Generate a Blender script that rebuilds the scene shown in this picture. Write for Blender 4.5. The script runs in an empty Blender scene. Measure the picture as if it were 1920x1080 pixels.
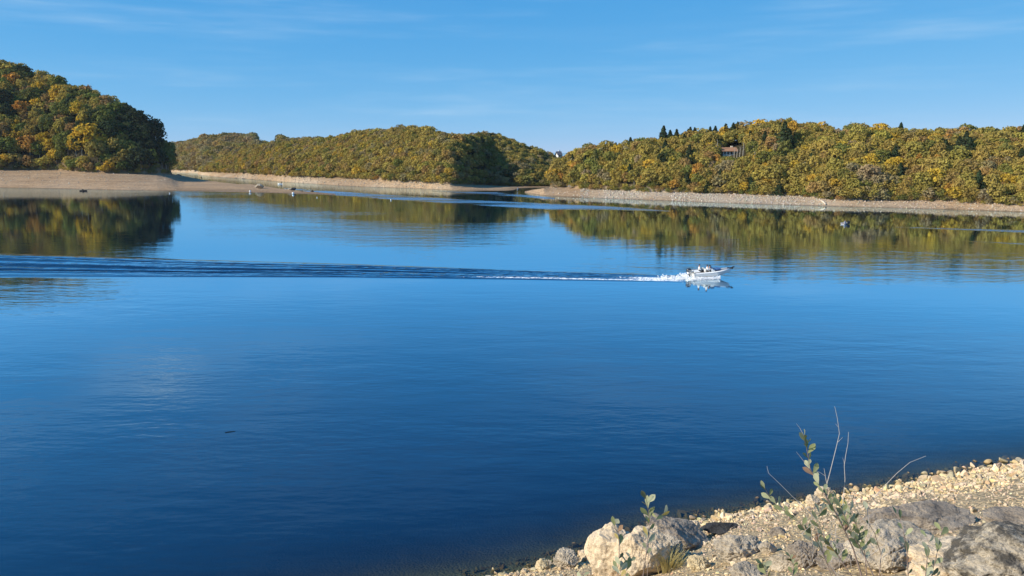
import bpy, math, random
import numpy as np
from mathutils import Vector, Matrix, noise
R = math.radians
SC = bpy.context.scene
COL = SC.collection
random.seed(7); rng = np.random.default_rng(7)

# ------------------------------------------------------------------ camera
F = 1400.0; CAMH = 15.0; PITCH = math.atan((540-285)/F)
cd = bpy.data.cameras.new('camera'); cam = bpy.data.objects.new('camera', cd); COL.objects.link(cam)
cam.location = (0, 0, CAMH); cam.rotation_euler = (R(90)-PITCH, 0, 0)
cd.sensor_width = 36; cd.lens = F/1920*36; cd.clip_start = .1; cd.clip_end = 20000
SC.camera = cam
SC.view_settings.view_transform = 'Standard'; SC.view_settings.look = 'None'
SC.view_settings.exposure = 0.5; SC.view_settings.gamma = 1

# ------------------------------------------------------------------ sun and sky
SUN_DIR = Vector((-.945, -.25, .58)).normalized()      # towards the sun
sun_el = math.asin(SUN_DIR.z); sun_az = math.atan2(SUN_DIR.x, SUN_DIR.y)
sl = bpy.data.lights.new('sun', 'SUN'); sl.energy = 4.6; sl.angle = R(.5); sl.color = (1, .90, .74)
sun = bpy.data.objects.new('sun', sl); COL.objects.link(sun)
sun.rotation_euler = (-SUN_DIR).to_track_quat('-Z', 'Y').to_euler()
W = bpy.data.worlds.new('World'); SC.world = W; W.use_nodes = True
nt = W.node_tree; nt.nodes.clear()

class NT:
    def __init__(s, tree): s.t = tree
    def n(s, typ, **kw):
        nd = s.t.nodes.new(typ)
        for k, v in kw.items():
            if k.startswith('in_'):
                key = k[3:]
                key = int(key) if key.isdigit() else key.replace('_', ' ')
                nd.inputs[key].default_value = v
            else: setattr(nd, k, v)
        return nd
    def l(s, a, b): s.t.links.new(a, b)
    def math(s, op, a, b=None, c=None, clamp=False):
        nd = s.n('ShaderNodeMath', operation=op); nd.use_clamp = clamp
        for i, x in enumerate((a, b, c)):
            if x is None: continue
            if isinstance(x, (int, float)): nd.inputs[i].default_value = x
            else: s.l(x, nd.inputs[i])
        return nd.outputs[0]
    def mix(s, fac, a, b, blend='MIX'):
        nd = s.n('ShaderNodeMix', data_type='RGBA', blend_type=blend)
        for i, x in ((0, fac), (6, a), (7, b)):
            if isinstance(x, (int, float)): nd.inputs[i].default_value = x
            elif isinstance(x, (tuple, list)): nd.inputs[i].default_value = (*x[:3], 1)
            else: s.l(x, nd.inputs[i])
        return nd.outputs[2]
    def ramp(s, x, stops, interp='LINEAR'):
        nd = s.n('ShaderNodeValToRGB'); cr = nd.color_ramp; cr.interpolation = interp
        while len(cr.elements) < len(stops): cr.elements.new(.5)
        for e, (p, c) in zip(cr.elements, stops):
            e.position = p; e.color = (*c[:3], 1) if isinstance(c, (tuple, list)) else (c, c, c, 1)
        s.l(x, nd.inputs[0]); return nd.outputs[0]
    def noise(s, vec, scale, detail=3, rough=.5, out=0, dist=0):
        nd = s.n('ShaderNodeTexNoise'); nd.inputs['Scale'].default_value = scale
        nd.inputs['Detail'].default_value = detail; nd.inputs['Roughness'].default_value = rough
        nd.inputs['Distortion'].default_value = dist
        if vec is not None: s.l(vec, nd.inputs['Vector'])
        return nd.outputs[out]
    def mapping(s, vec, scale=(1, 1, 1), rot=(0, 0, 0)):
        nd = s.n('ShaderNodeMapping'); nd.inputs['Scale'].default_value = scale; nd.inputs['Rotation'].default_value = rot
        s.l(vec, nd.inputs['Vector']); return nd.outputs[0]
g = NT(nt)
sky = g.n('ShaderNodeTexSky'); sky.sky_type = 'NISHITA'; sky.sun_disc = False
sky.sun_elevation = sun_el; sky.sun_rotation = sun_az
sky.air_density = .6; sky.dust_density = .0; sky.ozone_density = 3.5; sky.altitude = 600
sr = g.n('ShaderNodeSeparateColor'); g.l(sky.outputs[0], sr.inputs[0]); cr_ = g.n('ShaderNodeCombineColor')
for i_, (a_, p_) in enumerate(((.575, 1.02), (2.22, .42), (4.85, .20))):      # the sky as the phone's tone curve keeps it
    g.l(g.math('MULTIPLY', g.math('POWER', sr.outputs[i_], p_), a_), cr_.inputs[i_])
tc = g.n('ShaderNodeTexCoord')
m1 = g.mapping(tc.outputs['Generated'], (1.6, 1.6, 22))
c1 = g.noise(m1, 1.3, 5, .55)
c1 = g.ramp(c1, [(.44, 0.), (.80, 1.)])
m2 = g.mapping(tc.outputs['Generated'], (5, 5, 60), (R(2), 0, 0))
c2 = g.ramp(g.noise(m2, 1.0, 4, .6), [(.45, .15), (.7, 1.)])
cl = g.math('MULTIPLY', c1, c2)
cl = g.math('MULTIPLY', cl, .50)
# one small brighter cirrus patch high above the left hill
dv = Vector((-.43, .87, .262*3))
dp = g.n('ShaderNodeVectorMath', operation='DISTANCE'); sc3 = g.n('ShaderNodeVectorMath', operation='MULTIPLY'); sc3.inputs[1].default_value = (1, 1, 3); nrm = g.n('ShaderNodeVectorMath', operation='NORMALIZE')
g.l(tc.outputs['Generated'], nrm.inputs[0]); g.l(nrm.outputs[0], sc3.inputs[0]); g.l(sc3.outputs[0], dp.inputs[0]); dp.inputs[1].default_value = dv
pt = g.ramp(dp.outputs['Value'], [(0., 1.), (.12, 0.)])
pt = g.math('MULTIPLY', pt, g.ramp(g.noise(g.mapping(tc.outputs['Generated'], (7, 7, 60)), 1.5, 5, .65), [(.38, 0.), (.66, .8)]))
cl = g.math('ADD', cl, pt, clamp=True)
cc = g.mix(cl, cr_.outputs[0], (4.8, 6.4, 7.9))
bg = g.n('ShaderNodeBackground'); bg.inputs['Strength'].default_value = .084
g.l(cc, bg.inputs['Color']); wo = g.n('ShaderNodeOutputWorld'); g.l(bg.outputs[0], wo.inputs[0])

# ------------------------------------------------------------------ projection helpers
cp, sp = math.cos(PITCH), math.sin(PITCH)
def ray(u, v):                       # direction with world y = 1
    rx = (u-960)/F; up = (540-v)/F
    y = cp + up*sp; z = -sp + up*cp
    return rx/y, z/y                 # x per y, z per y
def at(u, v, z=0.):                  # where the line of sight meets height z
    a, e = ray(u, v); y = (z-CAMH)/e
    return Vector((a*y, y, z))
def atY(u, v, y):
    a, e = ray(u, v); return Vector((a*y, y, CAMH+e*y))
def proj(x, y, z):
    dz = z-CAMH; fwd = y*cp - dz*sp; up = y*sp + dz*cp
    return 960+F*x/fwd, 540-F*up/fwd
def atS(u, v, dist):                 # at a distance along the view axis
    rx = (u-960)/F; up = (540-v)/F
    return Vector((rx*dist, dist*(cp+up*sp), CAMH+dist*(-sp+up*cp)))

# ------------------------------------------------------------------ object helpers
def tag(o, label=None, cat=None, group=None, kind=None):
    if label: o['label'] = label
    if cat: o['category'] = cat
    if group: o['group'] = group
    if kind: o['kind'] = kind
    return o
def link(o, parent=None):
    COL.objects.link(o)
    if parent: o.parent = parent
    return o
def empty(name, loc=(0, 0, 0), rz=0., sc=(1, 1, 1)):
    o = bpy.data.objects.new(name, None); o.location = loc; o.rotation_euler = (0, 0, rz); o.scale = sc
    o.empty_display_size = .2
    return link(o)
def npmesh(name, V, Fc, mats, smooth=False, fattr=None, cattr=None, matidx=None):
    """V (n,3), Fc (m,k) faces all of one size k"""
    V = np.asarray(V, dtype=np.float32); Fc = np.asarray(Fc, dtype=np.int32)
    me = bpy.data.meshes.new(name); k = Fc.shape[1]
    me.vertices.add(len(V)); me.vertices.foreach_set('co', V.ravel())
    me.loops.add(Fc.size); me.loops.foreach_set('vertex_index', Fc.ravel())
    me.polygons.add(len(Fc)); me.polygons.foreach_set('loop_start', np.arange(0, Fc.size, k, dtype=np.int32))
    me.polygons.foreach_set('loop_total', np.full(len(Fc), k, dtype=np.int32))
    if matidx is not None: me.polygons.foreach_set('material_index', np.asarray(matidx, dtype=np.int32))
    me.update(calc_edges=True)
    me.polygons.foreach_set('use_smooth', np.full(len(Fc), smooth, dtype=bool))
    for nm, arr in (fattr or {}).items():
        a = me.attributes.new(nm, 'FLOAT', 'POINT'); a.data.foreach_set('value', np.asarray(arr, dtype=np.float32).ravel())
    for nm, arr in (cattr or {}).items():
        a = me.attributes.new(nm, 'FLOAT_COLOR', 'POINT')
        arr = np.asarray(arr, dtype=np.float32)
        if arr.shape[1] == 3: arr = np.concatenate([arr, np.ones((len(arr), 1), np.float32)], 1)
        a.data.foreach_set('color', arr.ravel())
    for m in (mats if isinstance(mats, (list, tuple)) else [mats]): me.materials.append(m)
    return me
def grid_faces(nr, nc):
    i = np.arange(nr-1)[:, None]*nc + np.arange(nc-1)[None, :]
    return np.stack([i, i+1, i+1+nc, i+nc], -1).reshape(-1, 4)
class MB:                            # collects faces of any size
    def __init__(s): s.v = []; s.f = []
    def add(s, vs, fs):
        b = len(s.v); s.v += [tuple(p) for p in vs]; s.f += [tuple(i+b for i in f) for f in fs]
    def box(s, c, d, M=None):
        hx, hy, hz = d[0]/2, d[1]/2, d[2]/2
        vs = [Vector((c[0]+sx*hx, c[1]+sy*hy, c[2]+sz*hz)) for sz in (-1, 1) for sy in (-1, 1) for sx in (-1, 1)]
        if M: vs = [M @ p for p in vs]
        s.add(vs, [(0, 2, 3, 1), (4, 5, 7, 6), (0, 1, 5, 4), (2, 6, 7, 3), (0, 4, 6, 2), (1, 3, 7, 5)])
    def tube(s, pts, rad, n=6):
        pts = [Vector(p) for p in pts]
        if isinstance(rad, (int, float)): rad = [rad]*len(pts)
        rings = []
        for i, p in enumerate(pts):
            d = (pts[min(i+1, len(pts)-1)]-pts[max(i-1, 0)]).normalized()
            a = d.cross(Vector((0, 0, 1)) if abs(d.z) < .9 else Vector((1, 0, 0))).normalized(); b = d.cross(a)
            rings += [p + (a*math.cos(2*math.pi*k/n)+b*math.sin(2*math.pi*k/n))*rad[i] for k in range(n)]
        fs = [(i*n+k, i*n+(k+1) % n, (i+1)*n+(k+1) % n, (i+1)*n+k) for i in range(len(pts)-1) for k in range(n)]
        fs += [tuple(range(n-1, -1, -1)), tuple((len(pts)-1)*n+k for k in range(n))]
        s.add(rings, fs)
    def ball(s, c, r, n=10, m=7):
        rx, ry, rz = (r, r, r) if isinstance(r, (int, float)) else r
        vs = []
        for i in range(m+1):
            t = math.pi*i/m
            for k in range(n):
                p = 2*math.pi*k/n
                vs.append((c[0]+rx*math.sin(t)*math.cos(p), c[1]+ry*math.sin(t)*math.sin(p), c[2]+rz*math.cos(t)))
        s.add(vs, [(i*n+k, (i+1)*n+k, (i+1)*n+(k+1) % n, i*n+(k+1) % n) for i in range(m) for k in range(n)])
    def build(s, name, m, parent=None, smooth=False, loc=None):
        me = bpy.data.meshes.new(name); me.from_pydata(s.v, [], s.f); me.validate(); me.update()
        if smooth: me.polygons.foreach_set('use_smooth', [True]*len(me.polygons))
        for q in (m if isinstance(m, (list, tuple)) else [m]): me.materials.append(q)
        o = bpy.data.objects.new(name, me); link(o, parent)
        if loc is not None: o.location = loc
        return o
def interp(x, tab, k=1):
    xs = [t[0] for t in tab]; return np.interp(x, xs, [t[k] for t in tab])
def fbm2(x, y, sc, seed=0, octv=4):
    """vectorised value noise"""
    out = np.zeros(np.broadcast(x, y).shape); amp = 1; tot = 0
    for o in range(octv):
        X = np.asarray(x)/sc*2**o + 17.3*o+seed*3.1; Y = np.asarray(y)/sc*2**o + 9.7*o+seed*7.7
        xi = np.floor(X); yi = np.floor(Y); fx = X-xi; fy = Y-yi
        fx = fx*fx*(3-2*fx); fy = fy*fy*(3-2*fy)
        def h(a, b):
            q = np.sin(a*127.1+b*311.7+seed*13.7)*43758.5453; return q-np.floor(q)
        out += amp*(h(xi, yi)*(1-fx)*(1-fy)+h(xi+1, yi)*fx*(1-fy)+h(xi, yi+1)*(1-fx)*fy+h(xi+1, yi+1)*fx*fy)
        tot += amp; amp *= .5
    return out/tot*2-1

# ------------------------------------------------------------------ materials
def mat(name):
    m = bpy.data.materials.new(name); m.use_nodes = True; t = m.node_tree; t.nodes.clear()
    G = NT(t); out = G.n('ShaderNodeOutputMaterial'); return m, G, out
def simple(name, col, rough=.6, metal=0., var=.0, scale=8, spec=.5):
    m, G, out = mat(name); b = G.n('ShaderNodeBsdfPrincipled')
    b.inputs['Roughness'].default_value = rough; b.inputs['Metallic'].default_value = metal
    b.inputs['Specular IOR Level'].default_value = spec
    if var:
        tcn = G.n('ShaderNodeTexCoord')
        f = G.noise(tcn.outputs['Object'], scale, 4, .6)
        c = G.mix(f, tuple(x*(1-var) for x in col), tuple(min(1, x*(1+var)) for x in col)); G.l(c, b.inputs['Base Color'])
    else: b.inputs['Base Color'].default_value = (*col, 1)
    G.l(b.outputs[0], out.inputs[0]); return m

def foliage_mat(name, use_attr, dens=0):
    m, G, out = mat(name)
    if use_attr:
        a = G.n('ShaderNodeAttribute', attribute_name='tint'); base = a.outputs['Color']
    else:
        a = G.n('ShaderNodeObjectInfo'); base = a.outputs['Color']
    v = G.n('ShaderNodeAttribute', attribute_name='var')
    k = G.math('MULTIPLY_ADD', v.outputs['Fac'], .8, .60)
    comb = G.n('ShaderNodeCombineXYZ')
    k2 = G.math('MULTIPLY_ADD', v.outputs['Fac'], .55, .72)
    G.l(k, comb.inputs[0]); G.l(k, comb.inputs[1]); G.l(k2, comb.inputs[2])
    c = G.mix(1.0, base, comb.outputs[0], 'MULTIPLY')
    d = G.n('ShaderNodeBsdfDiffuse'); G.l(c, d.inputs[0])
    tr = G.n('ShaderNodeBsdfTranslucent'); G.l(c, tr.inputs[0])
    mx = G.n('ShaderNodeMixShader'); mx.inputs[0].default_value = .28
    G.l(d.outputs[0], mx.inputs[1]); G.l(tr.outputs[0], mx.inputs[2]); G.l(mx.outputs[0], out.inputs[0])
    return m
M_leaf = foliage_mat('foliage', False)
M_wood_leaf = foliage_mat('woodland foliage', True)
M_bark = simple('bark', (.13, .10, .075), .9, var=.4, scale=3)
M_bark_pale = simple('pale bark', (.30, .27, .22), .9, var=.35, scale=3)

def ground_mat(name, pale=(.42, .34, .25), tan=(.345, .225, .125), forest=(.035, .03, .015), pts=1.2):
    """beach with strand lines that follow the falling water level; leaf litter under the trees"""
    m, G, out = mat(name)
    b = G.n('ShaderNodeBsdfPrincipled'); b.inputs['Roughness'].default_value = .95; b.inputs['Specular IOR Level'].default_value = .15
    geo = G.n('ShaderNodeNewGeometry'); P = geo.outputs['Position']
    sx = G.n('ShaderNodeSeparateXYZ'); G.l(P, sx.inputs[0])
    wob = G.noise(P, .05, 3, .5)
    zz = G.math('ADD', sx.outputs[2], G.math('MULTIPLY', wob, .6))
    cmb = G.n('ShaderNodeCombineXYZ'); G.l(zz, cmb.inputs[2])
    lines = G.noise(cmb.outputs[0], 2.6, 5, .8)
    lines = G.ramp(lines, [(.40, .0), (.60, 1.)])
    c = G.mix(lines, tuple(x*.66 for x in tan), tuple(x*1.16 for x in tan))
    c = G.mix(1., c, G.ramp(G.noise(G.mapping(P, (.06, .5, 3.)), 1., 4, .7), [(.35, .72), (.6, 1.15)]), 'MULTIPLY')
    pat = G.ramp(G.noise(P, .035, 4, .6), [(.42, 0.), (.62, 1.)])
    pa = G.n('ShaderNodeAttribute', attribute_name='pale')
    c = G.mix(G.math('MULTIPLY', G.math('ADD', pat, .35), pa.outputs['Fac'], clamp=True), c, pale)
    st = G.noise(P, pts, 4, .7)
    stn = G.ramp(st, [(.30, .62), (.5, 1.), (.68, 1.35)])
    c = G.mix(1., c, stn, 'MULTIPLY')
    wet = G.ramp(sx.outputs[2], [(0., .55), (.28, 1.)])
    c = G.mix(1., c, wet, 'MULTIPLY')
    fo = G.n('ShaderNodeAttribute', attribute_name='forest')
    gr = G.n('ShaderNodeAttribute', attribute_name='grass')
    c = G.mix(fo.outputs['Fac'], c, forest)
    c = G.mix(gr.outputs['Fac'], c, (.13, .20, .05))
    G.l(c, b.inputs['Base Color'])
    bp = G.n('ShaderNodeBump'); bp.inputs['Strength'].default_value = .6; bp.inputs['Distance'].default_value = .5
    G.l(st, bp.inputs['Height']); G.l(bp.outputs[0], b.inputs['Normal'])
    G.l(b.outputs[0], out.inputs[0]); return m
M_hill = ground_mat('shore ground')

# ------------------------------------------------------------------ hills
# each row: column, waterline v, tree line v, tree line height, slope depth, skyline v, tree height there
def col_az(U): return ray(U, 340)[0]
class Hill:
    def __init__(s, rows, backd=70, noise_amp=1.2, seed=1, th=10):
        s.rows = rows; s.backd = backd; s.na = noise_amp; s.seed = seed; s.th = th
        U = np.arange(rows[0][0], rows[-1][0]+.1, 2.0); s.U = U
        s.az = np.array([col_az(u) for u in U])
        vw = interp(U, rows, 1); vt = interp(U, rows, 2); s.zt = interp(U, rows, 3)
        w = interp(U, rows, 4); vs = interp(U, rows, 5)
        s.D0 = np.array([-CAMH/ray(u, v)[1] for u, v in zip(U, vw)])
        s.Dt = np.maximum(np.array([(z-CAMH)/ray(u, v)[1] for u, v, z in zip(U, vt, s.zt)]), s.D0+3)
        s.w = w; s.Dr = s.Dt+w
        zr = []
        for a, D, u, v in zip(s.az, s.Dr, U, vs):
            uu = u
            for _ in range(3):
                v_ = float(np.interp(uu, U, vs)); up = (540-v_)/F; uu = 960+F*a*(cp+up*sp)
            zr.append(CAMH+ray(uu, v_)[1]*D)
        th = interp(U, rows, 6)*.74
        s.zr = np.maximum(np.array(zr)-th, s.zt*.6)
    def z(s, U, D):
        D0, Dt, Dr, zt, zr = (np.interp(U, s.U, k) for k in (s.D0, s.Dt, s.Dr, s.zt, s.zr))
        x = D*np.interp(U, s.U, s.az)
        t1 = np.clip((D-D0)/(Dt-D0), -.5, 1); zb = zt*np.where(t1 < 0, t1*2.5, t1**.85 if False else np.abs(t1)**.9)
        t2 = np.clip((D-Dt)/np.maximum(Dr-Dt, .5), 0, 1)
        zf = zt+(zr-zt)*np.sin(t2*math.pi/2)**.95
        t3 = np.clip((D-Dr)/s.backd, 0, 1)
        zz = np.where(D < Dt, zb, np.where(D < Dr, zf, zr-(zr+3)*t3**1.7))
        zz = np.where(D <= D0, -(D0-D)*.08, zz)
        nz = fbm2(x, D, 38., s.seed, 4)*s.na*np.clip((D-Dt)/15, 0, 1)*(1-t3)
        nb = fbm2(x, D, 9., s.seed+5, 3)*.12*np.clip(t1*3, 0, 1)*np.where(D < Dt, 1, 0)
        return zz+nz+nb
    def build(s, name, nb=26, nf=40, pale=None, forest_from=.0, grass=None):
        nU = len(s.U); rows = []
        tt = [(-12, 'a'), (-4, 'a')] + [(k/nb, 'b') for k in range(nb)] + [(k/nf, 'f') for k in range(nf)] + [(k/14, 'r') for k in range(15)]
        Ds = []
        for t, kd in tt:
            if kd == 'a': Ds.append(s.D0+t)
            elif kd == 'b': Ds.append(s.D0+(s.Dt-s.D0)*t)
            elif kd == 'f': Ds.append(s.Dt+(s.Dr-s.Dt)*t)
            else: Ds.append(s.Dr+s.backd*t)
        D = np.array(Ds); U = np.broadcast_to(s.U, D.shape)
        Z = s.z(U, D); X = D*s.az[None, :]
        V = np.stack([X, D, Z], -1).reshape(-1, 3)
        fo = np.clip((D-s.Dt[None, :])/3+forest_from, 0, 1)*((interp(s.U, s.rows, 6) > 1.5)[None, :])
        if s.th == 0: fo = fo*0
        pl = np.broadcast_to(interp(s.U, pale) if pale else np.ones(nU)*.5, D.shape)
        gr = np.zeros(D.shape)
        if grass: gr = ((U > grass[0]) & (U < grass[1]) & (D > s.Dr*grass[2])).astype(float)
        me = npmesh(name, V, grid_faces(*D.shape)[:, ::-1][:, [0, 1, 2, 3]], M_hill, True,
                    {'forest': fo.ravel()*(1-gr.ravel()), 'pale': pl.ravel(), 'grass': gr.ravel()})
        o = bpy.data.objects.new(name, me); link(o); tag(o, kind='structure'); return o

LEFT = Hill([
 (-700, 346, 312, 7.5, 75, 96, 11), (-300, 349, 315, 7.2, 70, 100, 11), (0, 352, 318, 6.8, 60, 119, 11), (60, 353, 318, 6.7, 47, 136, 11), (110, 354, 319, 6.5, 43, 150, 11),
 (160, 355, 322, 6.0, 38, 166, 11), (200, 356, 324, 5.6, 35, 182, 11), (240, 357, 325, 5.3, 32, 207, 11), (270, 357, 326, 5.0, 24, 224, 10),
 (295, 358, 326, 4.8, 16, 246, 9), (312, 358, 326, 4.5, 10, 280, 8), (322, 358, 327, 4.0, 7, 318, 4), (334, 358, 328, 3.0, 7, 327, 1),
 (345, 358.5, 331, 2.2, 8, 331, 0), (378, 359, 338, 1.4, 8, 338, 0), (420, 360, 343, 1.1, 8, 343, 0), (467, 361, 347, .9, 8, 347, 0), (500, 361.5, 351, .7, 7, 351, 0),
 (545, 363, 356, .5, 6, 356, 0), (567, 363.5, 359, .35, 5, 359, 0), (600, 364.5, 362, .2, 4, 362, 0), (628, 365.4, 364.6, .06, 2, 364.6, 0)],
 backd=24, noise_amp=1.6, seed=3)
FARH = Hill([
 (290, 321, 317, 2.0, 110, 276, 9), (325, 323.3, 319.5, 2.0, 110, 271, 9), (383, 326, 322, 2, 110, 257, 9), (425, 327, 323, 2, 110, 253, 9), (467, 328, 324, 2, 110, 254, 9),
 (484, 329, 325, 2, 110, 257, 5), (500, 329, 325, 2, 110, 260, 2), (524, 329, 325, 2, 110, 262, 3), (540, 330, 326, 2, 110, 263, 7), (592, 331, 327, 2, 110, 259, 10), (680, 333, 329, 2, 110, 262, 10)], backd=120, noise_amp=2.0, seed=9)
MIDH = Hill([
 (372, 327.5, 322.5, 2., 6, 318, 4), (383, 329, 323, 2., 12, 312, 6), (411, 332, 324, 2.2, 30, 295, 6), (439, 334, 325, 2.3, 40, 283, 6), (494, 338, 328, 2.6, 48, 272, 6), (536, 341.5, 330.5, 2.8, 52, 267, 6),
 (592, 345, 332.5, 2.8, 54, 260, 6), (633, 348, 334, 2.8, 55, 253, 6), (703, 351, 337, 2.9, 55, 246, 6), (769, 353, 341, 2.7, 50, 239, 6), (811, 355, 343, 2.6, 38, 242, 6), (845, 356.5, 344.5, 2.35, 30, 248, 6), (864, 357.0, 345.2, 2.0, 28, 250, 6),
 (880, 357.3, 345.7, 1.6, 30, 249, 6), (898, 357.6, 346.2, 1.1, 38, 247, 6), (914, 357.8, 346.5, .7, 46, 247, 6), (925, 358, 346.9, .6, 48, 249, 6), (950, 357.8, 348.3, .5, 46, 257, 6), (963, 356.5, 348.8, .4, 44, 262, 6), (972, 353, 349, .35, 44, 265, 6), (1005, 351.5, 349, .3, 42, 276, 6), (1047, 351.5, 349, .3, 42, 291, 6), (1120, 351.5, 349, .3, 42, 300, 6)], backd=60, noise_amp=2.4, seed=4)
RIGHT = Hill([
 (984, 361.5, 360.8, .2, 3, 360.6, 0), (1000, 364, 357, 1.0, 4, 357, 0), (1020, 366.7, 352.5, 2.2, 5, 350, 1), (1030, 367.5, 351, 2.3, 8, 335, 4), (1040, 368, 351, 2.3, 12, 303, 6), (1062, 369.5, 350.5, 2.4, 18, 290, 6), (1090, 370.5, 354, 2.2, 22, 279, 6),
 (1159, 373, 357, 2.1, 26, 268, 6), (1214, 375, 359.5, 2.1, 28, 262, 6), (1284, 378, 361, 2.1, 30, 251, 6), (1353, 380.5, 362.5, 2.1, 32, 246, 6), (1400, 382, 364, 2.1, 34, 236, 6), (1459, 384, 366, 2.1, 36, 229, 6),
 (1500, 385, 367, 2.1, 36, 231, 6), (1537, 386, 371, 1.9, 36, 237, 6), (1565, 387, 373, 1.8, 36, 246, 6), (1607, 388, 374, 1.8, 35, 243, 6), (1676, 389.5, 374.5, 1.8, 35, 241, 6), (1718, 391, 375.5, 1.8, 35, 245, 6),
 (1760, 392, 377, 1.8, 35, 243, 6), (1823, 394, 379, 1.8, 35, 244, 6), (1920, 397.5, 382.5, 1.8, 35, 252, 6), (2100, 402, 388, 1.8, 35, 250, 6), (2500, 410, 396, 1.8, 35, 246, 6)], backd=60, noise_amp=1.5, seed=6)
LEFT.build('hill', pale=[(-700, .25), (340, .2), (640, .1)])
FARH.build('hill', pale=[(290, .9), (680, .9)], grass=(480, 534, .90))
MIDH.build('hill', pale=[(372, .55), (760, .5), (860, .25), (1120, .2)])
RIGHT.build('hill', pale=[(984, .2), (1085, .2), (1110, .75), (1440, .75), (1600, .4), (1800, .35), (1900, .6), (2500, .6)])

# the land below everything, out to the horizon
n = 60; gx = np.linspace(-4000, 4000, n); gy = np.linspace(-3000, 6000, n); X, Y = np.meshgrid(gx, gy)
Z = -6+0*X
me = npmesh('lake_bed', np.stack([X, Y, Z], -1).reshape(-1, 3), grid_faces(n, n), simple('mud', (.03, .035, .03), .9, var=.3, scale=.02))
tag(link(bpy.data.objects.new('lake_bed', me)), kind='structure')

# ------------------------------------------------------------------ near bank
SH = [(800, 1100), (930, 1082), (1000, 1066), (1085, 1042), (1160, 1016), (1250, 990), (1320, 975), (1380, 966), (1450, 953), (1500, 944), (1560, 936), (1640, 921), (1700, 908), (1760, 897), (1840, 884), (1920, 873), (2100, 846), (2400, 800)]
SHW = [at(u, v, 0) for u, v in SH]
L0 = SHW[1].copy(); Ld = (SHW[15]-SHW[1]).normalized(); Ln = Vector((Ld.y, -Ld.x, 0))     # towards the camera side
_s = np.array([(p-L0).dot(Ld) for p in SHW]); _o = np.array([(p-L0).dot(Ln) for p in SHW])
def bank_p(x, y):
    s = (x-L0.x)*Ld.x+(y-L0.y)*Ld.y; o = (x-L0.x)*Ln.x+(y-L0.y)*Ln.y
    return o-np.interp(s, _s, _o), s
def bank_z(x, y):
    p, s = bank_p(x, y)
    zz = np.where(p > 0, .55*p, .22*p)
    lump = fbm2(x, y, 3.2, 21, 4)*.30*np.clip(np.abs(p)/2.5, 0, 1)+fbm2(x, y, .8, 22, 3)*.07*np.clip(np.abs(p)/.8+.2, 0, 1)
    return zz+lump
def bank_hit(u, v):
    a, e = ray(u, v); prev = 2.
    for y in np.arange(2., 60., .05):
        z = CAMH+e*y
        if z <= float(bank_z(a*y, y)) : return Vector((a*y, y, float(bank_z(a*y, y))))
    return at(u, v, 0)

def rock_shader(name, c1, c2, dark=(.03, .028, .025), darkamt=.0, grain=55., bump=.35, stripe=0.):
    m, G, out = mat(name); b = G.n('ShaderNodeBsdfPrincipled'); b.inputs['Roughness'].default_value = .88; b.inputs['Specular IOR Level'].default_value = .25
    tcn = G.n('ShaderNodeTexCoord'); P = tcn.outputs['Object']
    oi = G.n('ShaderNodeObjectInfo')
    big = G.noise(P, 1.6, 5, .6)
    c = G.mix(G.ramp(big, [(.35, 0.), (.65, 1.)]), c1, c2)
    fine = G.noise(P, grain, 3, .8)
    c = G.mix(1., c, G.ramp(fine, [(.34, .50), (.46, .95), (.60, 1.05), (.70, 1.3)]), 'MULTIPLY')
    st = G.noise(G.mapping(P, (2, 2, 9), (R(20), R(12), 0)), 1.3, 5, .65)
    c = G.mix(1., c, G.ramp(st, [(.36, .68), (.5, 1.), (.66, 1.1)]), 'MULTIPLY')
    if darkamt:
        dk = G.ramp(G.noise(P, 2.2, 6, .72), [(.50-darkamt*.25, 0.), (.60-darkamt*.2, 1.)])
        c = G.mix(G.math('MULTIPLY', dk, .85), c, dark)
    G.l(c, b.inputs['Base Color'])
    h = G.math('ADD', G.math('MULTIPLY', fine, .25), G.math('ADD', G.noise(P, 9, 6, .7), st))
    bp = G.n('ShaderNodeBump'); bp.inputs['Strength'].default_value = bump; bp.inputs['Distance'].default_value = .12
    G.l(h, bp.inputs['Height']); G.l(bp.outputs[0], b.inputs['Normal']); G.l(b.outputs[0], out.inputs[0]); return m
M_cream = rock_shader('cream rock', (.58, .455, .30), (.62, .50, .35), grain=30)
M_grey = rock_shader('grey rock', (.35, .295, .22), (.52, .44, .33), grain=40, bump=.5)
M_dgrey = rock_shader('dark grey rock', (.23, .19, .15), (.37, .31, .24), grain=40, bump=.6)
M_lichen = rock_shader('lichened rock', (.42, .36, .27), (.50, .43, .33), darkamt=.35, grain=45, bump=.6)
M_yellow = rock_shader('yellowish rock', (.52, .40, .22), (.60, .50, .32), grain=30)
M_dark = rock_shader('black rock', (.03, .03, .033), (.06, .06, .06), grain=30, bump=.6)

def pebble_mat():
    m, G, out = mat('gravel'); b = G.n('ShaderNodeBsdfPrincipled'); b.inputs['Roughness'].default_value = .9; b.inputs['Specular IOR Level'].default_value = .2
    a = G.n('ShaderNodeAttribute', attribute_name='tint'); geo = G.n('ShaderNodeNewGeometry')
    fine = G.noise(geo.outputs['Position'], 16, 4, .7)
    c = G.mix(1., a.outputs['Color'], G.ramp(fine, [(.3, .72), (.5, 1.), (.7, 1.15)]), 'MULTIPLY')
    sx = G.n('ShaderNodeSeparateXYZ'); G.l(geo.outputs['Position'], sx.inputs[0])
    c = G.mix(G.ramp(sx.outputs[2], [(.0, 1.), (.06, 0.)]), c, G.mix(1., c, (.30, .27, .20), 'MULTIPLY'))
    G.l(c, b.inputs['Base Color'])
    bp = G.n('ShaderNodeBump'); bp.inputs['Strength'].default_value = .4; bp.inputs['Distance'].default_value = .03
    G.l(fine, bp.inputs['Height']); G.l(bp.outputs[0], b.inputs['Normal']); G.l(b.outputs[0], out.inputs[0]); return m
M_peb = pebble_mat()
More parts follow.
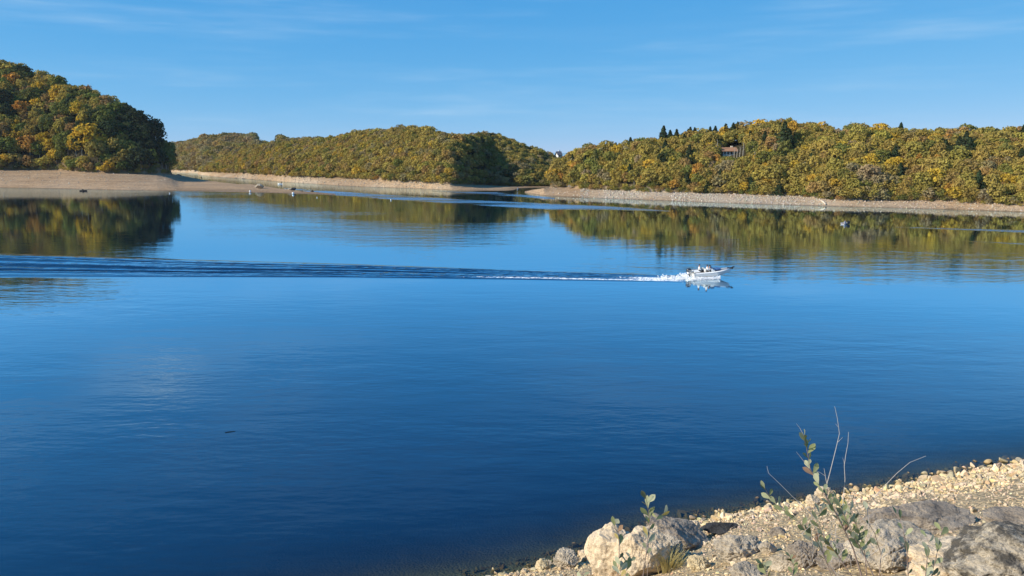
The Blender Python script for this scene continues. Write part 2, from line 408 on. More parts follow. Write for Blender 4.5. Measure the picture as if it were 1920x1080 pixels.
def bank_mat():
    m, G, out = mat('bank earth'); b = G.n('ShaderNodeBsdfPrincipled'); b.inputs['Roughness'].default_value = .95; b.inputs['Specular IOR Level'].default_value = .15
    geo = G.n('ShaderNodeNewGeometry'); P = geo.outputs['Position']
    vo = G.n('ShaderNodeTexVoronoi'); vo.inputs['Scale'].default_value = 9; G.l(P, vo.inputs['Vector'])
    f = G.noise(P, 14, 5, .7)
    c = G.mix(G.ramp(f, [(.35, 0.), (.65, 1.)]), (.46, .345, .20), (.66, .51, .30))
    c = G.mix(G.ramp(vo.outputs['Distance'], [(.3, 0.), (.7, .6)]), c, (.12, .09, .06))
    gp = G.ramp(G.noise(P, .45, 3, .6), [(.47, 0.), (.57, 1.)])
    c = G.mix(G.math('MULTIPLY', gp, .35), c, (.44, .34, .22))
    sx = G.n('ShaderNodeSeparateXYZ'); G.l(P, sx.inputs[0])
    c = G.mix(G.ramp(sx.outputs[2], [(.0, 1.), (.10, 0.)]), c, G.mix(f, (.07, .065, .045), (.24, .21, .14)))
    G.l(c, b.inputs['Base Color'])
    bp = G.n('ShaderNodeBump'); bp.inputs['Strength'].default_value = .9; bp.inputs['Distance'].default_value = .08
    G.l(G.math('SUBTRACT', f, vo.outputs['Distance']), bp.inputs['Height']); G.l(bp.outputs[0], b.inputs['Normal'])
    G.l(b.outputs[0], out.inputs[0]); return m
xs = np.arange(-25, 62, .16); ys = np.arange(-6, 52, .16); X, Y = np.meshgrid(xs, ys); Z = bank_z(X, Y)
pp, _ = bank_p(X, Y); Z = np.where(Z > 12.6, 12.6+(Z-12.6)*.1, Z); Z = np.maximum(Z, -5.5)
me = npmesh('bank', np.stack([X, Y, Z], -1).reshape(-1, 3), grid_faces(*X.shape), bank_mat(), True)
tag(link(bpy.data.objects.new('bank', me)), kind='structure')

# ------------------------------------------------------------------ water
def water_mat():
    m, G, out = mat('lake water')
    geo = G.n('ShaderNodeNewGeometry'); P = geo.outputs['Position']
    rip = G.n('ShaderNodeAttribute', attribute_name='rip').outputs['Fac']
    strp = G.n('ShaderNodeAttribute', attribute_name='streak').outputs['Fac']
    foam = G.n('ShaderNodeAttribute', attribute_name='foam').outputs['Fac']
    shal = G.n('ShaderNodeAttribute', attribute_name='shallow').outputs['Fac']
    n1 = G.noise(G.mapping(P, (.55, 1.5, 1), (0, 0, R(-6))), 1.0, 3, .55)
    n2 = G.noise(G.mapping(P, (.9, 2.4, 1), (0, 0, R(9))), 1.9, 2, .5)
    n3 = G.noise(G.mapping(P, (.13, .36, 1), (0, 0, R(4))), 1.0, 3, .6)
    h = G.math('ADD', G.math('MULTIPLY', n1, 1.0), G.math('MULTIPLY', n2, .35))
    h = G.math('ADD', h, G.math('MULTIPLY', n3, 4.5))
    patch = G.ramp(G.noise(G.mapping(P, (.012, .05, 1)), 1.0, 3, .6), [(.32, .40), (.68, 1.7)])
    amp = G.math('MULTIPLY', rip, patch)
    bp = G.n('ShaderNodeBump'); bp.inputs['Distance'].default_value = .16
    G.l(h, bp.inputs['Height']); G.l(amp, bp.inputs['Strength'])
    body = G.n('ShaderNodeBsdfDiffuse'); body.inputs[0].default_value = (.0004, .006, .030, 1)
    gl = G.n('ShaderNodeBsdfGlossy'); gl.inputs['Color'].default_value = (.80, .95, 1, 1)
    G.l(G.math('ADD', G.math('MULTIPLY', strp, .30), .03), gl.inputs['Roughness']); G.l(bp.outputs[0], gl.inputs['Normal'])
    fr = G.n('ShaderNodeFresnel'); fr.inputs['IOR'].default_value = 1.33; G.l(bp.outputs[0], fr.inputs['Normal'])
    fz = G.math('MINIMUM', G.math('MULTIPLY', fr.outputs[0], 2.55), .90)
    b = G.n('ShaderNodeMixShader'); G.l(fz, b.inputs[0]); G.l(body.outputs[0], b.inputs[1]); G.l(gl.outputs[0], b.inputs[2])
    tr = G.n('ShaderNodeBsdfTransparent'); tr.inputs[0].default_value = (.84, .92, .80, 1)
    mx = G.n('ShaderNodeMixShader'); G.l(shal, mx.inputs[0]); G.l(b.outputs[0], mx.inputs[1]); G.l(tr.outputs[0], mx.inputs[2])
    # foam
    fn = G.noise(G.mapping(P, (1.0, 1.6, 1)), 2.6, 5, .75)
    ff = G.math('SUBTRACT', G.math('ADD', fn, G.math('MULTIPLY', foam, .62)), .84)
    ff = G.math('MULTIPLY', ff, 7., clamp=True)
    fd = G.n('ShaderNodeBsdfDiffuse'); fd.inputs[0].default_value = (.80, .83, .86, 1)
    m2 = G.n('ShaderNodeMixShader'); G.l(ff, m2.inputs[0]); G.l(mx.outputs[0], m2.inputs[1]); G.l(fd.outputs[0], m2.inputs[2])
    G.l(m2.outputs[0], out.inputs[0]); return m
vs = np.concatenate([[286.5, 288, 290, 293, 297, 301, 305, 310], np.arange(314, 460, 1.), np.arange(460, 532, .6), np.arange(532, 1110, 4.), [1200, 1300, 1500, 1800]])
us = np.concatenate([np.arange(-1400, -200, 20.), np.arange(-200, 2120, 3.), np.arange(2120, 3400, 20.)])
E = np.array([ray(0, v)[1] for v in vs]); YB = np.array([cp+(540-v)/F*sp for v in vs])
Yw = np.broadcast_to((-CAMH/E)[:, None], (len(vs), len(us)))
U2, V2 = np.meshgrid(us, vs)
Xw = Yw*((U2-960)/F)/YB[:, None]
def band(U, V, up, lo, soft=.8):
    a = interp(U, up); b = interp(U, lo)
    return np.clip((V-a)/soft, 0, 1)*np.clip((b-V)/soft, 0, 1)*((U >= up[0][0]) & (U <= up[-1][0]))
A = band(U2, V2, [(528, 352), (600, 356.5), (709, 363.5), (855, 373), (1037, 382), (1147, 387), (1256, 395)], [(528, 353), (600, 364), (746, 375), (928, 387), (1037, 393), (1147, 393.5), (1256, 396.5)])
B = band(U2, V2, [(800, 357.5), (928, 360), (1040, 370)], [(800, 358.5), (928, 366), (1040, 374)])
Cc = band(U2, V2, [(320, 321), (640, 339)], [(320, 330), (640, 344)])*.25*(.5+.5*np.sin(V2*2.1-U2*.11))
Dd = band(U2, V2, [(1672, 425), (1920, 431.5), (2100, 437)], [(1672, 426), (1920, 436.5), (2100, 444)])*.9
Ee = band(U2, V2, [(1760, 449), (1920, 456), (2100, 464)], [(1760, 450), (1920, 459), (2100, 468)])*.5
brk = np.clip(.75+1.1*fbm2(Xw*.12, Yw, 9., 71, 4), .15, 1)
streak = np.clip((A*.95+B*.9)*brk+Cc+(Dd+Ee)*np.clip(brk+.2, 0, 1), 0, 1)
wu = interp(U2, [(-1400, 430), (-400, 462), (0, 476.5), (320, 487), (640, 496), (1000, 509), (1285, 517.5), (1345, 519)])
wl = interp(U2, [(-1400, 540), (-400, 524), (0, 519), (640, 520), (1000, 524.5), (1285, 529), (1345, 525)])
s = (V2-wu)/(wl-wu); inside = np.clip(s*12, 0, 1)*np.clip((1-s)*12, 0, 1)*(U2 < 1345)
wid = (-CAMH/((-sp+(540-wu)/F*cp)/(cp+(540-wu)/F*sp)))-(-CAMH/((-sp+(540-wl)/F*cp)/(cp+(540-wl)/F*sp)))
wob = fbm2(Xw*.35, Yw*1.2, 14, 31, 3)
hw = (np.sin(2*math.pi*(5.5*s+.5*wob))*.6+np.sin(2*math.pi*(9.3*s+.3+.6*wob))*.35+fbm2(Xw*.35, Yw, 1.6, 33, 3)*.35)
Zw = inside*hw*np.clip(wid, 3, 24)*.0140
# the two raised arms that bound the wake
Zw += (np.exp(-((s-.03)/.05)**2)+np.exp(-((s-.93)/.06)**2))*(U2 < 1330)*.07*np.clip((1330-U2)/300, .3, 1)
rip = .014+.05*np.clip((368-V2)/6, 0, 1)+0*U2
rip += .050*np.clip((V2-366)/20, 0, 1)*np.clip((U2-330)/60, 0, 1)*np.clip((900-U2)/200, 0, 1)*np.clip((470-V2)/40, 0, 1)
rip += .045*np.clip((V2-395)/40, 0, 1)*np.clip((U2-480)/150, 0, 1)*np.clip((1080-U2)/120, 0, 1)*np.clip((530-V2)/30, 0, 1)
rip += .080*np.clip((V2-440)/70, 0, 1)*np.clip((U2-950)/150, 0, 1)*np.clip((545-V2)/30, 0, 1)
rip += .050*np.clip((V2-440)/30, 0, 1)*np.clip((620-V2)/60, 0, 1)*np.clip((420-U2)/250, 0, 1)
rip += .050*np.clip((V2-530)/160, 0, 1)
rip = np.where(inside > .2, .30*np.clip(U2/500+.35, .3, 1), rip)+streak*.8
foam = np.zeros(U2.shape)
fl = np.exp(-((s-.80)/.10)**2)*np.clip((U2-700)/250, 0, 1)*.74
fm = np.exp(-((s-.50)/.26)**2)*np.clip((U2-1080)/120, 0, 1)*.76
fb = np.exp(-((s-.70)/.40)**2)*np.clip((U2-1250)/60, 0, 1)*.9
f0 = inside*.30*np.clip((U2-560)/500, 0, 1)
foam = np.clip(np.maximum.reduce([fl, fm, fb, f0])*inside*np.clip((1340-U2)/75, 0, 1), 0, 1)
pb, _ = bank_p(Xw, Yw)
shallow = np.exp(np.minimum(pb, 0)/2.6)*.88*((Yw < 60) & (Xw > -25) & (Xw < 60))
Vw = np.stack([Xw, Yw, Zw], -1).reshape(-1, 3)
me = npmesh('water', Vw, grid_faces(len(vs), len(us))[:, ::-1], water_mat(), True, {'rip': rip, 'streak': streak, 'foam': foam, 'shallow': shallow})
tag(link(bpy.data.objects.new('water', me)), kind='structure')

# ------------------------------------------------------------------ trees
def crown_arr(seed, nl, per, leaf, kind='round', low=.10):
    """unit tree (height 1, crown radius about .4): rhombic leaf sprays on the lobes of the crown"""
    r = np.random.default_rng(seed); C = []; N = []; S = []; Vr = []
    if kind == 'conifer':
        tot = nl*per
        t = r.random(tot)**.8; z = .06+.94*t; rad = .30*(1-t)**.9+.01
        k = np.floor(z*13)/13; rad = rad*(.72+.5*((z-k)*13)[::1]*-1+.5)
        ph = r.random(tot)*6.283; rr = rad*(.55+.5*r.random(tot))
        P = np.stack([rr*np.cos(ph), rr*np.sin(ph), z], -1)
        Nn = np.stack([np.cos(ph), np.sin(ph), .9+0*ph], -1)+r.normal(0, .35, (tot, 3))
        C, Nn, S = P, Nn, leaf*(.7+.7*r.random(tot)); var = r.random(tot)
    else:
        cs = []; cz0 = (1+low)/2; hz = (1-low)/2
        for i in range(nl):
            th = math.acos(1-1.75*(i+.5)/nl); ph = i*2.39996+r.random()*1.1
            rr = .72+.2*r.random()
            cx = .38*rr*math.sin(th)*math.cos(ph); cy = .38*rr*math.sin(th)*math.sin(ph); cz = cz0+hz*.80*rr*math.cos(th)
            cs.append((cx, cy, cz, (.105+.075*r.random())*(1.05 if kind == 'round' else .9), r.random()))
        cs.append((0, 0, cz0-.05, .25, .2))
        Cl = []; Nl = []; Vl = []
        for cx, cy, cz, rad, lv in cs:
            d = r.normal(0, 1, (per, 3)); d /= np.linalg.norm(d, axis=1)[:, None]
            d[:, 2] = np.where(d[:, 2] < -.45, -d[:, 2], d[:, 2])
            lump = 1+.22*np.sin(d[:, 0]*7+lv*9)*np.cos(d[:, 1]*6+lv*5)
            Cl.append(np.array([cx, cy, cz])+d*rad*np.array([1.05, 1.05, .9])*(lump*(.82+.25*r.random(per)))[:, None])
            Nl.append(d+r.normal(0, .42, (per, 3))); Vl.append(np.clip(.25+.35*lv+.4*r.random(per), 0, 1))
        C = np.concatenate(Cl); Nn = np.concatenate(Nl); var = np.concatenate(Vl); S = leaf*(.6+.8*r.random(len(C)))
    Nn = Nn/np.linalg.norm(Nn, axis=1)[:, None]
    ref = r.normal(0, 1, Nn.shape); T = np.cross(Nn, ref); T /= np.linalg.norm(T, axis=1)[:, None]; Bt = np.cross(Nn, T)
    a = (S*(.8+.4*r.random(len(S))))[:, None]; b = (S*(.5+.3*r.random(len(S))))[:, None]
    Q = np.stack([C-T*a, C-Bt*b+Nn*a*.15, C+T*a*1.1, C+Bt*b-Nn*a*.1], 1)      # n,4,3
    return Q, var
NV = 9
protos = [crown_arr(100+i, 19+i % 6, 46, .044, 'round', low=[.02, .05, .10][i % 3]) for i in range(NV)]
protos_lo = [crown_arr(200+i, 16+i % 4, 34, .052, 'round', low=.08) for i in range(6)]
con_hi = [crown_arr(300+i, 16, 40, .040, 'conifer') for i in range(3)]
def crown_mesh(Q, var, m=M_leaf):
    nq = len(Q); return npmesh('crown', Q.reshape(-1, 3), np.arange(nq*4).reshape(-1, 4), m, False, {'var': np.repeat(var, 4)})
crown_me = [crown_mesh(*p) for p in protos]; con_me = [crown_mesh(*p) for p in con_hi]
def trunk_mesh(seed, m, conifer=False):
    r = random.Random(seed); b = MB()
    top = .92 if conifer else .72
    pts = [(0, 0, -.06), (r.uniform(-.01, .01), r.uniform(-.01, .01), .2), (r.uniform(-.02, .02), r.uniform(-.02, .02), .45), (r.uniform(-.03, .03), r.uniform(-.03, .03), top)]
    b.tube(pts, [.026, .020, .014, .004], 6)
    if not conifer:
        for k in range(5):
            a = k*2.4+r.random(); z0 = .28+.08*k; p0 = Vector((0, 0, z0))
            p1 = p0+Vector((math.cos(a)*.15, math.sin(a)*.15, .12)); p2 = p0+Vector((math.cos(a)*.27, math.sin(a)*.27, .26))
            b.tube([p0, p1, p2], [.011, .007, .002], 5)
    o = b.build('trunk', m); me = o.data; bpy.data.objects.remove(o); return me
trunk_me = [trunk_mesh(i, M_bark if i % 2 else M_bark_pale) for i in range(4)]; ctrunk_me = trunk_mesh(9, M_bark, True)

PAL = {  # name: base colour of the leaves
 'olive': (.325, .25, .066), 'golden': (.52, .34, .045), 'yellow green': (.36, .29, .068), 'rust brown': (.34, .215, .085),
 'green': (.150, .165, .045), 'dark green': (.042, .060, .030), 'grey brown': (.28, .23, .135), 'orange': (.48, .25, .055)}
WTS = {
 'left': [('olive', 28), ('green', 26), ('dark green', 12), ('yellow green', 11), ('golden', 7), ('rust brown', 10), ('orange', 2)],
 'left_shaded': [('dark green', 72), ('green', 26), ('olive', 2)],  # darker leaf mix, shade on the left hill's right end painted into the colour
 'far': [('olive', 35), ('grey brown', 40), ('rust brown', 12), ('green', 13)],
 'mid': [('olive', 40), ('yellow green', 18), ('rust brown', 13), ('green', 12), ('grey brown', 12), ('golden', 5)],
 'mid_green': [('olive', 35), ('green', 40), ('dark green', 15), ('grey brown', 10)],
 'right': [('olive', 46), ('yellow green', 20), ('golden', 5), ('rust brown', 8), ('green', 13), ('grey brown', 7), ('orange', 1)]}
def pick(r, key, x=0., y=0.):
    w = WTS[key]; k = float(fbm2(np.array([x]), np.array([y]), 30., 91, 3)[0])*1.1+.5+r.uniform(-.42, .42); k = (k % 1.)*sum(b for _, b in w)
    for a, b in w:
        if k < b: return a
        k -= b
    return w[0][0]
trees = []   # dict(x,y,z,h,w,col,hill,con,u,v,px,t)
def plant(hill, name, u0, u1, hrange, wr, dens, seed, tmax=1.12, keyf=None, skip=None):
    r = random.Random(seed); cell = {}; cs = hrange[1]*wr
    Uw = hill.U; area = 0
    tries = 0; placed = 0; fails = 0
    sel = (Uw >= u0) & (Uw <= u1); A = float(np.sum((hill.w[sel])*hill.Dt[sel]*2/F))
    N = int(dens*A/(hrange[0]*wr)**2)+20
    for _ in range(N*14):
        if fails > 1500: break
        U = r.uniform(u0, u1); Dt = np.interp(U, hill.U, hill.Dt); Dr = np.interp(U, hill.U, hill.Dr); w = Dr-Dt
        if w < 5: continue
        D = Dt+r.uniform(-.01, tmax)*w+ (1.0 if w < 30 else 0)
        a = float(np.interp(U, hill.U, hill.az)); x = a*D
        h = r.uniform(*hrange)*r.choice((.82, .92, 1., 1.08, 1.2)); rad = h*wr*r.uniform(.85, 1.25)
        t = (D-Dt)/w
        if skip and skip(U, t, D): continue
        gx_, gy_ = int(x//cs), int(D//cs); ok = True
        for i in (-1, 0, 1):
            for j in (-1, 0, 1):
                for (px_, py_, pr) in cell.get((gx_+i, gy_+j), ()):
                    if (px_-x)**2+(py_-D)**2 < ((pr+rad)*.42)**2: ok = False
        if not ok: fails += 1; continue
        fails = 0; cell.setdefault((gx_, gy_), []).append((x, D, rad))
        z = float(hill.z(np.array([U]), np.array([D]))[0])-.3
        key = keyf(U, t, r) if keyf else name
        col = pick(r, key, x, D*1.4); con = False
        if name == 'right': con = r.random() < .028
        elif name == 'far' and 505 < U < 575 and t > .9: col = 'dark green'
        if t < .05: h *= r.uniform(.55, .95)
        if con: col = 'dark green'; h *= 1.05; rad *= 1.35
        uu, vv = proj(x, D, z+h*.6)
        trees.append(dict(x=x, y=D, z=z, h=h, w=rad/.40/h*1.0, col=col, hill=name, con=con, u=uu, v=vv, px=h*F/D, t=t))
plant(LEFT, 'left', -520, 322, (7.5, 11), .38, 3, 11, keyf=lambda U, t, r: 'left_shaded' if U > 205+60*r.random() else 'left')
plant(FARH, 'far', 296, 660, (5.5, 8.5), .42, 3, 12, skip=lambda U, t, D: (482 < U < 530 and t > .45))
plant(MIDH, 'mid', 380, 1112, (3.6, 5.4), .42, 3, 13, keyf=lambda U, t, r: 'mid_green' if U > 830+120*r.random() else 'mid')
plant(RIGHT, 'right', 1034, 2250, (3.9, 6.0), .38, 3, 14)
def conifer_at(U, t, h):
    Dt = float(np.interp(U, RIGHT.U, RIGHT.Dt)); D = Dt+t*float(np.interp(U, RIGHT.U, RIGHT.w)); x = D*float(np.interp(U, RIGHT.U, RIGHT.az))
    z = float(RIGHT.z(np.array([U]), np.array([D]))[0])-.2; uu, vv = proj(x, D, z+h*.6)
    trees.append(dict(x=x, y=D, z=z, h=h, w=1.25, col='dark green', hill='right', con=True, u=uu, v=vv, px=h*F/D*1.5, t=t))
rc = random.Random(77)
for k in range(26): conifer_at(1236+k*5.6+rc.uniform(-2, 2), rc.uniform(.8, 1.05), rc.uniform(4.8, 7.2))
for U_, t_, h_ in ((1180, .9, 6.5), (1128, .95, 4.5), (1241, .95, 8.6), (1465, .45, 10), (1474, .40, 9), (1290, .35, 7), (1803, .5, 7.5), (1810, .45, 6.5), (1908, .95, 7), (1680, .95, 6.5), (1115, .4, 6.5), (1245, .5, 7), (1520, .3, 6)): conifer_at(U_, t_, h_)
# hand-set colours of the trees that stand out
def near(u, v): return min((t for t in trees if t['u'] > -50), key=lambda t: (t['u']-u)**2+(t['v']-v)**2 + (9999 if t['t'] > .75 else 0))
for u, v, c, k in [(160, 270, 'golden', 1.35), (15, 285, 'golden', 1.1), (100, 280, 'golden', .9), (40, 200, 'orange', 1), (85, 160, 'rust brown', 1), (45, 130, 'orange', 1), (205, 210, 'rust brown', 1), (300, 265, 'green', 1.1),
                   (1210, 335, 'orange', 1), (1035, 325, 'golden', 1), (1540, 290, 'golden', 1), (1788, 350, 'orange', .9), (1400, 345, 'golden', 1), (1375, 270, 'golden', 1.1), (1275, 300, 'yellow green', 1.1), (1300, 345, 'dark green', .8),
                   (1470, 300, 'dark green', 1.3), (1807, 300, 'dark green', 1.2), (1300, 310, 'dark green', 1), (1115, 300, 'green', 1.2), (1240, 300, 'dark green', 1.1), (1520, 325, 'yellow green', 1), (790, 325, 'rust brown', 1), (708, 330, 'orange', .7)]:
    t = near(u, v); t['col'] = c; t['h'] *= k
def on_hill(hill, u, v):          # where the line of sight through (u, v) reaches the ground of a hill
    e_ = ray(u, v)[1]; a_ = ray(u, v)[0]
    for D in np.arange(180, 420, .25):
        U = float(np.interp(a_, hill.az, hill.U)); zg = float(hill.z(np.array([U]), np.array([D]))[0])
        if zg > CAMH+e_*D: return Vector((a_*D, D, zg))
    return atY(u, v, 230)
hz = on_hill(RIGHT, 1367, 291); HY = hz.y; print('house at', hz)
# clearings: the house on the right hill and the white house at the gap

def keep(t):
    top = proj(t['x'], t['y'], t['z']+t['h'])[1]; bot = proj(t['x'], t['y'], t['z'])[1]
    if t['hill'] == 'right' and 1352 < t['u'] < 1402 and top < 289 and t['y'] < HY+1 and top > 240: return False
    if t['hill'] == 'right' and abs(t['u']-1368) < 18 and abs(t['y']-HY-1.5) < 4: return False
    return True

trees = [t for t in trees if keep(t)]
vis = [t for t in trees if -20 < t['u'] < 1940]
vis.sort(key=lambda t: -t['px']*(1.25 if t['t'] < .7 else 1))
br = [t for t in vis if not t['con']][:288]; cn = [t for t in vis if t['con']][:60]
ids = {id(t) for t in br+cn}; rest = [t for t in trees if id(t) not in ids]
# stuff: the rest of the wood, one mesh
def tint(c, r, j=.13, hill='left'):
    k = 1+r.uniform(-j, j); b_ = {'left': 0, 'mid': .32, 'far': .40, 'right': .20}[hill]*(0 if c == 'dark green' else 1); m_ = (.30, .24, .10) if hill == 'far' else (.32, .245, .070)
    return tuple(max(.004, (x*(1-b_)+y*b_)*k*(1+r.uniform(-.06, .06))) for x, y in zip(PAL[c], m_))
r_ = random.Random(5); QS = []; VS = []; TS = []
for i, t in enumerate(rest):
    Q, var = (con_hi[i % 3] if t['con'] else protos_lo[i % 6]); a = r_.random()*6.283
    c, s_ = math.cos(a), math.sin(a); w = t['h']*t['w']; P = Q.reshape(-1, 3)
    P = np.stack([(P[:, 0]*c-P[:, 1]*s_)*w+t['x'], (P[:, 0]*s_+P[:, 1]*c)*w+t['y'], P[:, 2]*t['h']+t['z']], -1)
    QS.append(P); VS.append(np.repeat(var, 4)); TS.append(np.tile(np.array(tint(t['col'], r_, hill=t['hill'])), (len(P), 1)))
nwood = len(QS)
# the low scrub along the tree line
SQ, SV, ST = [], [], []
for hill, u0, u1, nm in ((LEFT, -300, 320, 'left'), (FARH, 325, 400, 'far'), (MIDH, 384, 1040, 'mid'), (RIGHT, 1034, 2150, 'right')):
    for U in np.arange(u0, u1, 2.6):
        if r_.random() < .12: continue
        U = U+r_.uniform(-1, 1); D = float(np.interp(U, hill.U, hill.Dt))+r_.uniform(-.9, 1.6); a_ = float(np.interp(U, hill.U, hill.az)); x = a_*D
        z = float(hill.z(np.array([U]), np.array([D]))[0])-.25; h = r_.uniform(1.0, 2.6)*(1.25 if nm == 'left' else 1)
        Q, var = protos_lo[r_.randrange(6)]; sel = r_.random(); P_ = Q[::2].reshape(-1, 3); w = h*r_.uniform(1.0, 1.5)
        P_ = np.stack([P_[:, 0]*w+x, P_[:, 1]*w+D, (P_[:, 2]-.06)*h*1.05+z], -1)
        SQ.append(P_); SV.append(np.repeat(var[::2], 4)); ST.append(np.tile(np.array(tint(r_.choice(['olive', 'yellow green', 'green', 'grey brown', 'rust brown', 'green']), r_, hill=nm)), (len(P_), 1)))
P = np.concatenate(SQ)
me = npmesh('scrub', P, np.arange(len(P)).reshape(-1, 4), M_wood_leaf, False, {'var': np.concatenate(SV)}, {'tint': np.concatenate(ST)})
tag(link(bpy.data.objects.new('scrub', me)), 'low scrub along the tree line above the bare shores', 'scrub', kind='stuff')
P = np.concatenate(QS)
me = npmesh('woodland', P, np.arange(len(P)).reshape(-1, 4), M_wood_leaf, False, {'var': np.concatenate(VS)}, {'tint': np.concatenate(TS)})
tag(link(bpy.data.objects.new('woodland', me)), 'autumn woodland canopy covering the farther slopes of all the hills', 'woodland', kind='stuff')
print('TREES', len(trees), 'rest', len(rest), 'individual', len(br), len(cn), 'verts', len(P))
ORD = 'first second third fourth fifth sixth seventh eighth ninth tenth eleventh twelfth thirteenth fourteenth fifteenth sixteenth seventeenth eighteenth nineteenth'.split()
TENS = {2: 'twent', 3: 'thirt', 4: 'fort', 5: 'fift', 6: 'sixt', 7: 'sevent', 8: 'eight', 9: 'ninet'}
def ordw(n):
    if n < 20: return ORD[n-1]
    t, u = divmod(n, 10); return TENS[t]+('ieth' if u == 0 else 'y-'+ORD[u-1])
HN = {'left': 'left hill', 'far': 'farthest hill', 'mid': 'middle hill', 'right': 'right hill'}
def bandname(t): return 'at the foot' if t['t'] < .12 else 'low on the slope' if t['t'] < .38 else 'halfway up the slope' if t['t'] < .7 else 'near the top'
cnt = {}
for t in sorted(br+cn, key=lambda t: t['u']):
    k = (t['hill'], bandname(t), t['col'], t['con']); cnt[k] = cnt.get(k, 0)+1; n_ = cnt[k]
    kind = 'conifer' if t['con'] else 'broadleaf tree'
    t['label'] = f"{t['col']} {kind} {bandname(t)} of the {HN[t['hill']]}, {ordw(n_)} such from left"
    i = random.randrange(1000)
    e = empty('conifer_tree' if t['con'] else 'broadleaf_tree', (t['x'], t['y'], t['z']), random.random()*6.283, (t['h']*t['w'], t['h']*t['w'], t['h']))
    tag(e, t['label'], 'conifer' if t['con'] else 'tree', 'conifers among the autumn woods' if t['con'] else 'autumn broadleaf trees on the '+HN[t['hill']])
    cme = con_me[i % 3] if t['con'] else crown_me[i % NV]
    cr = bpy.data.objects.new('crown', cme); link(cr, e); cr.color = (*tint(t['col'], r_, hill=t['hill']), 1)
    tk = bpy.data.objects.new('trunk', ctrunk_me if t['con'] else trunk_me[i % 4]); link(tk, e)
# bare pale poles of thin trees at the gap beside the house
for k, (u, v0, v1) in enumerate([(1343, 300, 262), (1376, 300, 278), (1381, 302, 280), (1386, 305, 276), (1392, 304, 268), (1413, 318, 285)]):
    p = on_hill(RIGHT, u, v0); h = (v0-v1)*p.y/F; b = MB()
    b.tube([(0, 0, -4), (.05, 0, h*.4), (.15, 0, h*.8), (.1, 0, h)], [.16, .13, .08, .03], 5)
    for q in range(5):
        zz = h*(.5+.1*q); sg = 1 if q % 2 else -1
        b.tube([(.1, 0, zz), (.1+sg*.6, .1, zz+.7)], [.04, .012], 4)
    o = b.build('bare_tree', M_bark_pale, loc=p)
    tag(o, f"thin pale bare tree by the house on the right hill, {ordw(k+1)} from left", 'bare tree', 'bare trees by the hillside house')

# ------------------------------------------------------------------ buildings and boards on the hills
M_wall = simple('cream render', (.62, .57, .46), .8, var=.08, scale=1); M_tile = simple('orange roof tiles', (.33, .17, .09), .85, var=.25, scale=2)
M_glass = simple('dark window glass', (.02, .025, .03), .15); M_slate = simple('grey slate', (.10, .10, .115), .7, var=.2, scale=2)
M_white = simple('white paint', (.80, .80, .78), .45, var=.03); M_timber = simple('weathered timber', (.36, .31, .25), .9, var=.3, scale=5)
def house(x, y, z, w, d, h, rh, wm, rm, label, nwin=4, rz=0.):
    e = empty('house', (x, y, z), rz); tag(e, label, 'house')
    b = MB(); b.box((0, 0, h/2-.6), (w, d, h+1.2))
    b.add([(-w/2, -d/2, h), (-w/2, d/2, h), (-w/2, 0, h+rh*.92), (w/2, -d/2, h), (w/2, d/2, h), (w/2, 0, h+rh*.92)], [(0, 2, 1), (3, 4, 5)])
    b.build('wall', wm, e)
    b = MB(); o = .5
    for sy in (-1, 1):
        p = [Vector((-w/2-o, sy*(d/2+o), h-o*rh/(d/2))), Vector((w/2+o, sy*(d/2+o), h-o*rh/(d/2))), Vector((w/2+o, 0, h+rh)), Vector((-w/2-o, 0, h+rh))]
        q = [a+Vector((0, 0, .18)) for a in p]; b.add(p+q, [(0, 1, 2, 3), (7, 6, 5, 4), (0, 4, 5, 1), (1, 5, 6, 2), (3, 2, 6, 7), (0, 3, 7, 4)])
    rf = b.build('roof', rm, e); b = MB(); b.box((w*.3, .6, h+rh), (.7, .6, 1.3)); b.build('chimney', wm, rf)
    for k in range(nwin):
        xx = -w/2+w*(k+.5)/nwin; b = MB(); b.box((xx, -d/2-.03, h*.52), (.9, .10, 1.3)); f = b.build('window', M_white, e)
        b = MB(); b.box((xx, -d/2-.09, h*.52), (.74, .04, 1.12)); b.build('pane', M_glass, f)
    return e
house(hz.x, HY+1.5, hz.z+.1, 4.4, 4.5, 1.3, 1.0, M_wall, M_tile, 'cream house with an orange tiled roof half hidden high on the right hill', 4)
p = atY(1047.5, 295, 366); house(p.x, 366, p.z-.2, 1.7, 2.4, 1.7, 1.2, M_white, M_slate, 'tiny white gabled house with dark roof in the gap between the hills', 1, R(20))
def board(u, v, D, w, h, m, label, n=1):
    p = atY(u, v, D); e = empty('sign', p); tag(e, label, 'sign')
    b = MB(); b.box((0, 0, 0), (w, .08, h)); b.build('panel', m, e)
    for sx in (-.35, .35):
        b = MB(); b.box((sx*w, .08, -h*.9), (.1, .1, h*2.2)); b.build('post', M_timber, e)
board(719.3, 331.8, 350, .85, .85, M_white, 'left one of two white boards by the middle hill shore')
board(725.8, 332.3, 349, .8, .75, M_white, 'right one of two white boards by the middle hill shore')
board(1495.5, 355.3, 226, .75, .95, simple('pale yellow paint', (.75, .68, .35), .5), 'pale yellow board between the trees above the right shore')
b = MB(); b.box((0, 0, 0), (2.6, 1.2, .18)); b.box((-.9, 0, -.35), (.12, 1, .6)); b.box((.9, 0, -.35), (.12, 1, .6)); b.box((0, .6, .35), (2.6, .12, .5))
p = at(1072, 350, 2.7); tag(b.build('bench', M_timber, loc=p), 'pale wooden bench under the trees on the sandy point', 'bench')

